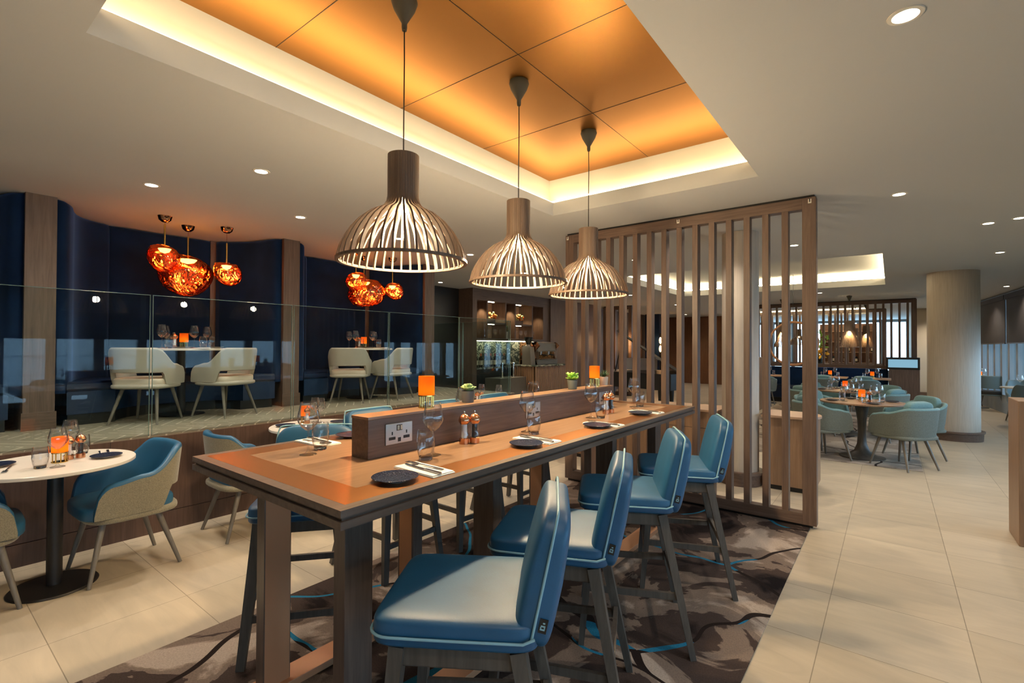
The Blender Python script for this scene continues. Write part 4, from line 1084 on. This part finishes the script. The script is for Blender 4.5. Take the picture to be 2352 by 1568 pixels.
for y0, y1, wd in rows:
    n = max(3, int((y1 - y0) / .08))
    for i in range(n): place(sg, (-7.2 + .05 * (i % 2), y0 + (y1 - y0) * i / (n - 1), 1.66), 0, 'stemmed glass in the %s bay of the lower back bar shelf' % wd, 'stemmed glasses in the %s bay' % wd)
pt = thing('potted_plant', 'small plant in a white pot in the middle bay of the back bar', 'plant', (-7.2, 8.98, 1.66))
bm = B(); lathe(bm, [(0, 0), (.06, 0), (.065, .17), (0, .17)], 20); obj('pot', bm, 'white_paint', pt)
bm = B(); rnd = random.Random(3)
for k in range(16): sell(bm, .05, .02, .008, 1, 1, T(rnd.uniform(-.05, .05), rnd.uniform(-.05, .05), .18 + rnd.uniform(0, .16), rx=rnd.uniform(-1, 1), ry=rnd.uniform(-1, 1), rz=rnd.uniform(0, 6)), 8, 5)
obj('foliage', bm, 'leaf_dark', pt, smooth=80)
def make_bottle(foil):
    t = thing('wine_bottle', '', 'bottle')
    bm = B(); lathe(bm, [(0, 0), (.036, 0), (.037, .01), (.037, .185), (.03, .21), (.0145, .232), (.0145, .30), (0, .30)], 20); obj('bottle_body', bm, 'bottle_glass', t)
    bm = B(); lathe(bm, [(.0375, .05), (.0375, .15)], 20); obj('label', bm, 'label_paper', t)
    bm = B(); lathe(bm, [(.0152, .245), (.0152, .302), (0, .303)], 16); obj('foil_cap', bm, foil, t)
    return t
bo, br_ = make_bottle('foil_orange'), make_bottle('foil_red')
for i in range(12):
    red = i in (7, 8)
    place(br_ if red else bo, (-7.19 + .05 * (i % 2), 7.95 + .083 * i, 1.02), 0, 'dark wine bottle with a pale label in the row on the back counter', 'wine bottles on the back counter')
# serving counter with espresso machine
cx0, cx1, cy0, cy1 = -6.93, -6.30, 8.93, 10.5
t2 = thing('bar_counter', 'slatted wood bar counter with a dark marble top', 'bar counter', (-6.6, 9.7, 0))
def cb(name, *q, m='wood_z', bev=0):
    bm = B(); bx(bm, q[0] + 6.6, q[1] + 6.6, q[2] - 9.7, q[3] - 9.7, q[4], q[5], bev); return obj(name, bm, m, t2, smooth=0)
cb('counter_body', cx0, cx1 - .03, cy0 + .03, cy1, 0, 1.03, m='black_metal'); cb('counter_top', cx0, cx1 + .03, cy0 - .03, cy1, 1.03, 1.062, m='green_marble', bev=.004)
bm = B(); x = cx0
while x < cx1 - .02:
    bx(bm, x + 6.6, x + .04 + 6.6, cy0 - 9.7, cy0 + .03 - 9.7, 0, 1.03); x += .055
y = cy0
while y < cy1 - .02:
    bx(bm, cx1 - .03 + 6.6, cx1 + 6.6, y - 9.7, y + .04 - 9.7, 0, 1.03); y += .06
obj('front_slats', bm, 'desk_wood', t2, smooth=0)
t3 = thing('espresso_machine', 'grey and chrome espresso machine on the bar counter', 'coffee machine', (-6.62, 9.55, 1.063))
bm = B(); bx(bm, -.25, .25, -.42, .42, 0, .12, .01); obj('machine_base', bm, 'machine_grey', t3, smooth=0)
bm = B(); bx(bm, -.28, .22, -.40, .40, .30, .50, .02); obj('machine_body', bm, 'machine_grey', t3, smooth=0)
for y in (-.42, .39):
    bm = B(); prism(bm, [(-.27, .0), (.24, .0), (.14, .28), (.30, .44), (.22, .52), (-.27, .52)], y, y + .035); bmesh.ops.transform(bm, matrix=Matrix(((1, 0, 0, 0), (0, 0, 1, 0), (0, 1, 0, 0), (0, 0, 0, 1))), verts=bm.verts); obj('side_panel', bm, 'copper_shiny', t3, smooth=0)
bm = B(); bx(bm, -.22, .2, -.36, .36, .50, .53, .004); obj('cup_rail', bm, 'chrome', t3, smooth=0)
bm = B(); bx(bm, .02, .27, -.36, .36, .115, .13); obj('drip_tray', bm, 'chrome', t3, smooth=0)
for y in (-.2, .12):
    bm = B(); lathe(bm, [(0, .22), (.035, .22), (.04, .31), (0, .31)], 16, (.18, y, 0)); obj('group_head', bm, 'chrome', t3)
    bm = B(); tube(bm, [(.2, y, .235), (.36, y, .215)], .014, 8); obj('filter_handle', bm, 'black', t3)
bm = B(); tube(bm, [(.2, .36, .42), (.27, .36, .36), (.25, .36, .16)], .007, 8); obj('steam_wand', bm, 'chrome', t3)
t4 = thing('coffee_grinder', 'coffee grinder with a dark bean hopper beside the espresso machine', 'coffee grinder', (-6.55, 9.02, 1.063))
bm = B(); prism(bm, [(-.12, 0), (.14, 0), (.10, .40), (-.06, .44), (-.12, .40)], -.09, .09, .006); bmesh.ops.transform(bm, matrix=Matrix(((1, 0, 0, 0), (0, 0, 1, 0), (0, 1, 0, 0), (0, 0, 0, 1))), verts=bm.verts); obj('grinder_body', bm, 'machine_grey', t4, smooth=30)
bm = B(); lathe(bm, [(.03, .43), (.045, .47), (.095, .58), (.10, .63), (0, .635)], 24); obj('bean_hopper', bm, 'bottle_glass', t4)
bm = B(); lathe(bm, [(0, .42), (.06, .42), (.05, .46), (0, .46)], 24); obj('collar', bm, 'chrome', t4)
for y, l in ((8.28, 'left'), (8.68, 'right')):
    t5 = thing('beer_tap', l + ' chrome drinks tap in front of the back bar', 'tap', (-6.72, y, .80), 0, 'drinks taps')
    bm = B(); lathe(bm, [(0, 0), (.035, 0), (.03, .02), (.022, .05), (.022, .28), (.04, .29), (.04, .32), (0, .33)], 20); obj('tap_column', bm, 'chrome', t5)
    bm = B(); tube(bm, [(0, 0, .24), (.10, 0, .23), (.11, 0, .17)], .012, 8); obj('spout', bm, 'chrome', t5)
bm = B(); bx(bm, -6.93, -6.5, 7.95, 8.88, 0, .80, .004); o = obj('under_counter', bm, 'machine_grey', smooth=0); tag(o, 'low steel work counter behind the glass return', 'counter')
bm = B(); bx(bm, -7.6, -7.45, 6.2, 7.66, 0, CZ); struct('wall_passage', bm, 'black_metal', 'dark wall of the passage between booths and bar')

# ------------------------------------------------------------------ far dining zone
tealc = make_tub('teal_chair', 'armchair', 'teal_outer', 'teal_fabric', 'teal_fabric', 'chair_wood', hb=.755, ha=.69, slot=False, W=.30, D=.26, cushion='teal_fabric')
brt = make_round('desk_wood', .48, 'tulip', .75)
GT2 = 'teal tub chairs in the far dining area'
place(brt, (-.31, 8.12, .008), 0, 'round wood table on a dark tulip base on the grey rug', 'far round tables'); place(brt, (-.62, 10.15, .008), 0, 'second round wood table behind the nearer far table', 'far round tables')
def face(x, y, tx, ty): return atan2(ty - y, tx - x) + pi / 2
for x, y, tx, ty, l in [(.10, 7.78, -.31, 8.12, 'teal tub chair with its back turned, nearest the aisle on the grey rug'), (-.72, 7.74, -.31, 8.12, 'teal tub chair just right of the near screen post'),
                        (-.80, 8.52, -.31, 8.12, 'teal tub chair on the far left of the nearer round table'), (.22, 8.52, -.31, 8.12, 'teal tub chair at the far right of the nearer round table'),
                        (-.12, 9.85, -.62, 10.15, 'teal tub chair at the near right of the second round table'), (-1.05, 9.75, -.62, 10.15, 'teal tub chair at the near left of the second round table'),
                        (-.15, 10.6, -.62, 10.15, 'teal tub chair at the far right of the second round table'), (-1.05, 10.6, -.62, 10.15, 'teal tub chair at the far left of the second round table')]:
    place(tealc, (x, y, .008), face(x, y, tx, ty), l, GT2)
def setting(x, y, z, w, lampon=True, r=.3, n=4, a0=.4):
    if lampon: put_lamp(x, y, z, 'orange lamp ' + w, .4)
    for i in range(n):
        a = a0 + 2 * pi * i / n; c, s_ = cos(a), sin(a); q_ = (c * .79 + s_ * .61, -c * .61 + s_ * .79)
        d = ('right hand' if q_[0] > 0 else 'left hand') if (n == 2 or abs(q_[0]) > abs(q_[1])) else ('far' if q_[1] > 0 else 'near')
        place(wine, (x + r * .75 * c - .05 * s_, y + r * .75 * s_ + .05 * c, z), 0, 'wine glass at the %s place %s' % (d, w), GW)
        place(tumb, (x + r * .72 * c + .05 * s_, y + r * .72 * s_ - .05 * c, z), 0, 'water tumbler at the %s place %s' % (d, w), GT)
        if r > .28: place(plate, (x + r * 1.18 * c, y + r * 1.18 * s_, z), 0, 'side plate at the %s place %s' % (d, w), GP)
setting(-.31, 8.12, .758, 'on the nearer far round table'); setting(-.62, 10.15, .758, 'on the second far round table')
place(pepr, (-.22, 8.08, .758), 0, 'pepper mill on the nearer far round table', 'pepper mills')
# banquette with square tables
t = thing('banquette', 'long navy banquette below the far slatted screen', 'bench', (-1.55, 15.2, 0))
bm = B(); bx(bm, -1.75, 1.5, .35, .5, 0, .95, .03); obj('backrest', bm, 'navy_velvet', t); bm = B(); bx(bm, -1.75, 1.5, -.2, .35, .12, .46, .03); obj('seat', bm, 'navy_leather', t); bm = B(); bx(bm, -1.7, 1.45, -.12, .35, 0, .12); obj('plinth', bm, 'black', t, smooth=0)
sq = thing('square_table', '', 'table')
bm = B(); bx(bm, -.36, .36, -.36, .36, .725, .75, .003); obj('table_top', bm, 'desk_top', sq, smooth=0); bm = B(); lathe(bm, [(.2, 0), (.2, .012), (.03, .02), (.03, .725)], 20); obj('pedestal', bm, 'black_metal', sq)
for x, l in ((-.35, 'wide pair table by the banquette right of the near screen post'), (-1.2, 'square table at the middle of the banquette'), (-2.6, 'square table at the left of the banquette seen through the screen')):
    place(sq, (x, 14.55, .008 if x > -2 else 0), 0, l, 'square banquette tables'); setting(x, 14.55, .758 if x > -2 else .75, 'on the ' + ('right' if x > -.5 else 'middle' if x > -2 else 'left') + ' banquette table', True, .24, 2, .8 if x > -2 else 1.2)
for x, y, l in ((-.5, 13.9, 'olive backed chair at the right banquette table'), (-1.3, 13.9, 'olive backed chair at the middle banquette table'), (-2.6, 13.9, 'pale chair at the left banquette table seen through the screen')):
    place(tealc, (x, y, .008 if x > -2 else 0), pi, l, GT2)
# cabinet with a screen at the banquette end
bm = B(); bx(bm, -.04, .56, 15.4, 15.74, 0, .95, .004); o = obj('end_cabinet', bm, 'wood_z', smooth=0); tag(o, 'wood cabinet at the right end of the navy banquette', 'cabinet')
t = thing('display_box', 'black framed glowing screen box on the banquette end cabinet', 'screen', (.235, 15.57, .951))
bm = B(); bx(bm, -.33, .33, -.15, .15, 0, .30, .006); obj('case', bm, 'black', t, smooth=0); bm = B(); bx(bm, -.285, .285, -.154, -.1502, .05, .25); obj('screen', bm, 'screen_glow', t, smooth=0)
# cone pendants
cp = thing('cone_pendant', '', 'pendant lamp')
bm = B(); nS = 44
for s in range(nS):
    th = 2 * pi * s / nS; tube(bm, [(.07 * cos(th), .07 * sin(th), .62), (.085 * cos(th), .085 * sin(th), .40), (.19 * cos(th), .19 * sin(th), 0)], [1, .9, .8], sq=(.0045, .006))
obj('slatted_shade', bm, 'lath_wood', cp, smooth=0); bm = B(); lathe(bm, [(.068, .62), (.068, .38)], 24); obj('inner_sleeve', bm, 'black_metal', cp); bm = B(); lathe(bm, [(.193, -.005), (.193, .005), (.183, .005), (.183, -.005), (.193, -.005)], 40); obj('rim_ring', bm, 'lath_wood', cp)
bm = B(); sell(bm, .035, .035, .05, 1, 1, T(0, 0, .33), 14, 8); obj('light_bulb', bm, 'bulb', cp); bm = B(); tube(bm, [(0, 0, .5), (0, 0, 1.18)], .004, 6); obj('cord', bm, 'black', cp); bm = B(); lathe(bm, [(0, 1.1), (.013, 1.1), (.06, 1.22), (0, 1.235)], 16); obj('ceiling_cone', bm, 'canopy', cp)
for x, y, l in ((-.775, 14.1, 'wooden cone pendant over the right banquette table'), (-2.20, 14.15, 'wooden cone pendant behind a screen slat beside the hoop'), (-1.9, 16.9, 'wooden cone pendant beyond the far screen right of the hoop'), (-.55, 17.2, 'wooden cone pendant just behind the right banquette pendant')):
    place(cp, (x, y, 1.50), 0, l, 'cone pendants'); light('POINT', 'cone_glow', (x, y, 1.75), 9, (1, .68, .3), None, shadow_soft_size=.04)
bm = B(); tube(bm, [(.45 * cos(a), 0, .45 * sin(a)) for a in [2 * pi * i / 48 for i in range(48)]], .022, 10, closed=True); 
t = thing('wall_hoop', 'large copper hoop hanging beyond the near screen', 'hoop', (-1.62, 11.7, 1.57)); obj('hoop_ring', bm, 'copper_face', t); bm = B(); tube(bm, [(0, 0, .46), (0, 0, 3.02 - 1.57)], .004, 6); obj('cord', bm, 'black', t)
for x, l in ((-2.35, 'left'), (-.85, 'right')):
    o = place(pd, (x, 18.2, 1.58), 0, 'slatted dome pendant at the %s beyond the far screen' % l, 'far slatted dome pendants')
# back bar shelves, flowers and dark chairs beyond the far screens
t = thing('back_shelf', 'wooden shelf unit with bottles beyond the far screens', 'shelf unit', (-1.3, 22.6, 0))
bm = B(); bx(bm, -.9, .9, 0, .05, 0, 2.4); obj('back_panel', bm, 'warm_wood', t, smooth=0)
for z in (.9, 1.3, 1.7, 2.1):
    bm = B(); bx(bm, -.9, .9, -.3, 0, z, z + .03); obj('shelf', bm, 'desk_top', t, smooth=0)
for i in range(14): place(bo, (-2.1 + .12 * i, 22.45, .931 + .4 * (i % 3)), 0, 'bottle on the far wooden shelf unit', 'bottles on the far shelf')
for x, y, w in ((-1.3, 22.3, 'at the far shelf unit'),): light('POINT', 'shelf_light', (x, y - .5, 2.2), 8, (1, .75, .45), None, shadow_soft_size=.05)
t = thing('flower_arrangement', 'large orange and green flower arrangement beyond the far screen', 'flowers', (-1.75, 17.6, 0))
bm = B(); bx(bm, -.25, .25, -.25, .25, 0, 1.0); obj('stand', bm, 'wood_z', t, smooth=0); bm = B(); lathe(bm, [(0, 1), (.1, 1), (.13, 1.25), (0, 1.25)], 20); obj('vase', bm, 'bottle_glass', t)
rnd = random.Random(5)
for m, n, zz, nm in (('yellow_flowers', 40, (1.2, 1.5), 'blossoms'), ('leaf_bright', 26, (1.5, 2.0), 'foliage')):
    bm = B()
    for k in range(n): sell(bm, .09, .035, .02, 1, 1, T(rnd.uniform(-.24, .24), rnd.uniform(-.2, .2), rnd.uniform(*zz), rx=rnd.uniform(-1, 1), ry=rnd.uniform(-1.4, 1.4), rz=rnd.uniform(0, 6)), 8, 5)
    obj(nm, bm, m, t, smooth=80)
# dining by the windows
slate = make_tub('slate_chair', 'chair', 'slate_leather', 'slate_leather', 'black', 'chair_wood', hb=.84, ha=.6, slot=True, W=.25, D=.2, Yf=.05)
wt = make_round('white_top', .36, h=.75)
for x, y, l in ((1.72, 16.8, 'white window table just right of the big column'), (2.02, 13.2, 'white table by the windows cut by the right edge')):
    place(wt, (x, y, 0), 0, l, 'window side tables')
    place(wine, (x - .1, y - .1, .751), 0, 'left wine glass on the ' + l, GW); place(wine, (x + .12, y + .05, .751), 0, 'right wine glass on the ' + l, GW); place(tumb, (x, y - .2, .751), 0, 'tumbler on the ' + l, GT)
put_lamp(1.78, 16.95, .751, 'orange lamp on the white table by the windows', .3)
for x, y, th, l in ((1.9, 16.15, 170, 'slate blue chair with its back turned by the windows'), (1.62, 17.5, 0, 'slate blue chair on the far side of the window table'), (1.98, 12.55, 175, 'slate blue chair at the right edge by the windows'), (2.1, 13.9, 0, 'slate blue chair behind the right edge window table')):
    place(slate, (x, y, 0), radians(th), l, 'slate chairs by the windows')
# right edge: wood counter end and a cream tub chair in front of it
bm = B(); bx(bm, .755, 2.3, 5.22, 5.62, 0, 1.087, .004); o = obj('side_counter', bm, 'desk_wood', smooth=0); tag(o, 'wood counter end at the right edge of the photo', 'counter')
creamc = make_tub('cream_chair', 'armchair', 'cream_leather', 'cream_leather', 'cream_leather', 'chair_wood', hb=.76, ha=.66)
creamc.location = (.83, 3.30, 0); creamc.rotation_euler = (0, 0, radians(-40)); creamc['label'] = 'cream tub chair mostly cut off by the right edge of the photo'

# ------------------------------------------------------------------ camera, world, colour
cam = bpy.data.cameras.new('camera'); co = bpy.data.objects.new('camera', cam); link(co)
F_, YAW, PIT, ROLL = 1115.99, .661946, .01029, .0044104
cam.sensor_fit = 'HORIZONTAL'; cam.sensor_width = 36; cam.lens = F_ / 2352 * 36; cam.clip_start = .05; cam.clip_end = 200
fw = Vector((-sin(YAW) * cos(PIT), cos(YAW) * cos(PIT), sin(PIT))); r = Vector((cos(YAW), sin(YAW), 0)); up = r.cross(fw)
r2 = r * cos(ROLL) + up * sin(ROLL); u2 = up * cos(ROLL) - r * sin(ROLL)
co.matrix_world = Matrix(((r2.x, u2.x, -fw.x, 0), (r2.y, u2.y, -fw.y, 0), (r2.z, u2.z, -fw.z, 1.48), (0, 0, 0, 1)))
S.camera = co
wd = bpy.data.worlds.new('World'); S.world = wd; wd.use_nodes = True
bg = wd.node_tree.nodes['Background']; bg.inputs[0].default_value = (.50, .72, 1, 1); bg.inputs[1].default_value = 6
S.view_settings.view_transform = 'Standard'; S.view_settings.look = 'None'; S.view_settings.gamma = 1; S.view_settings.exposure = .85
cy = S.cycles
cy.use_denoising = True
try: cy.denoiser = 'OPENIMAGEDENOISE'
except Exception: pass
cy.max_bounces = 10; cy.diffuse_bounces = 6; cy.glossy_bounces = 4; cy.transmission_bounces = 8; cy.transparent_max_bounces = 24
cy.caustics_reflective = False; cy.caustics_refractive = False; cy.sample_clamp_indirect = 4
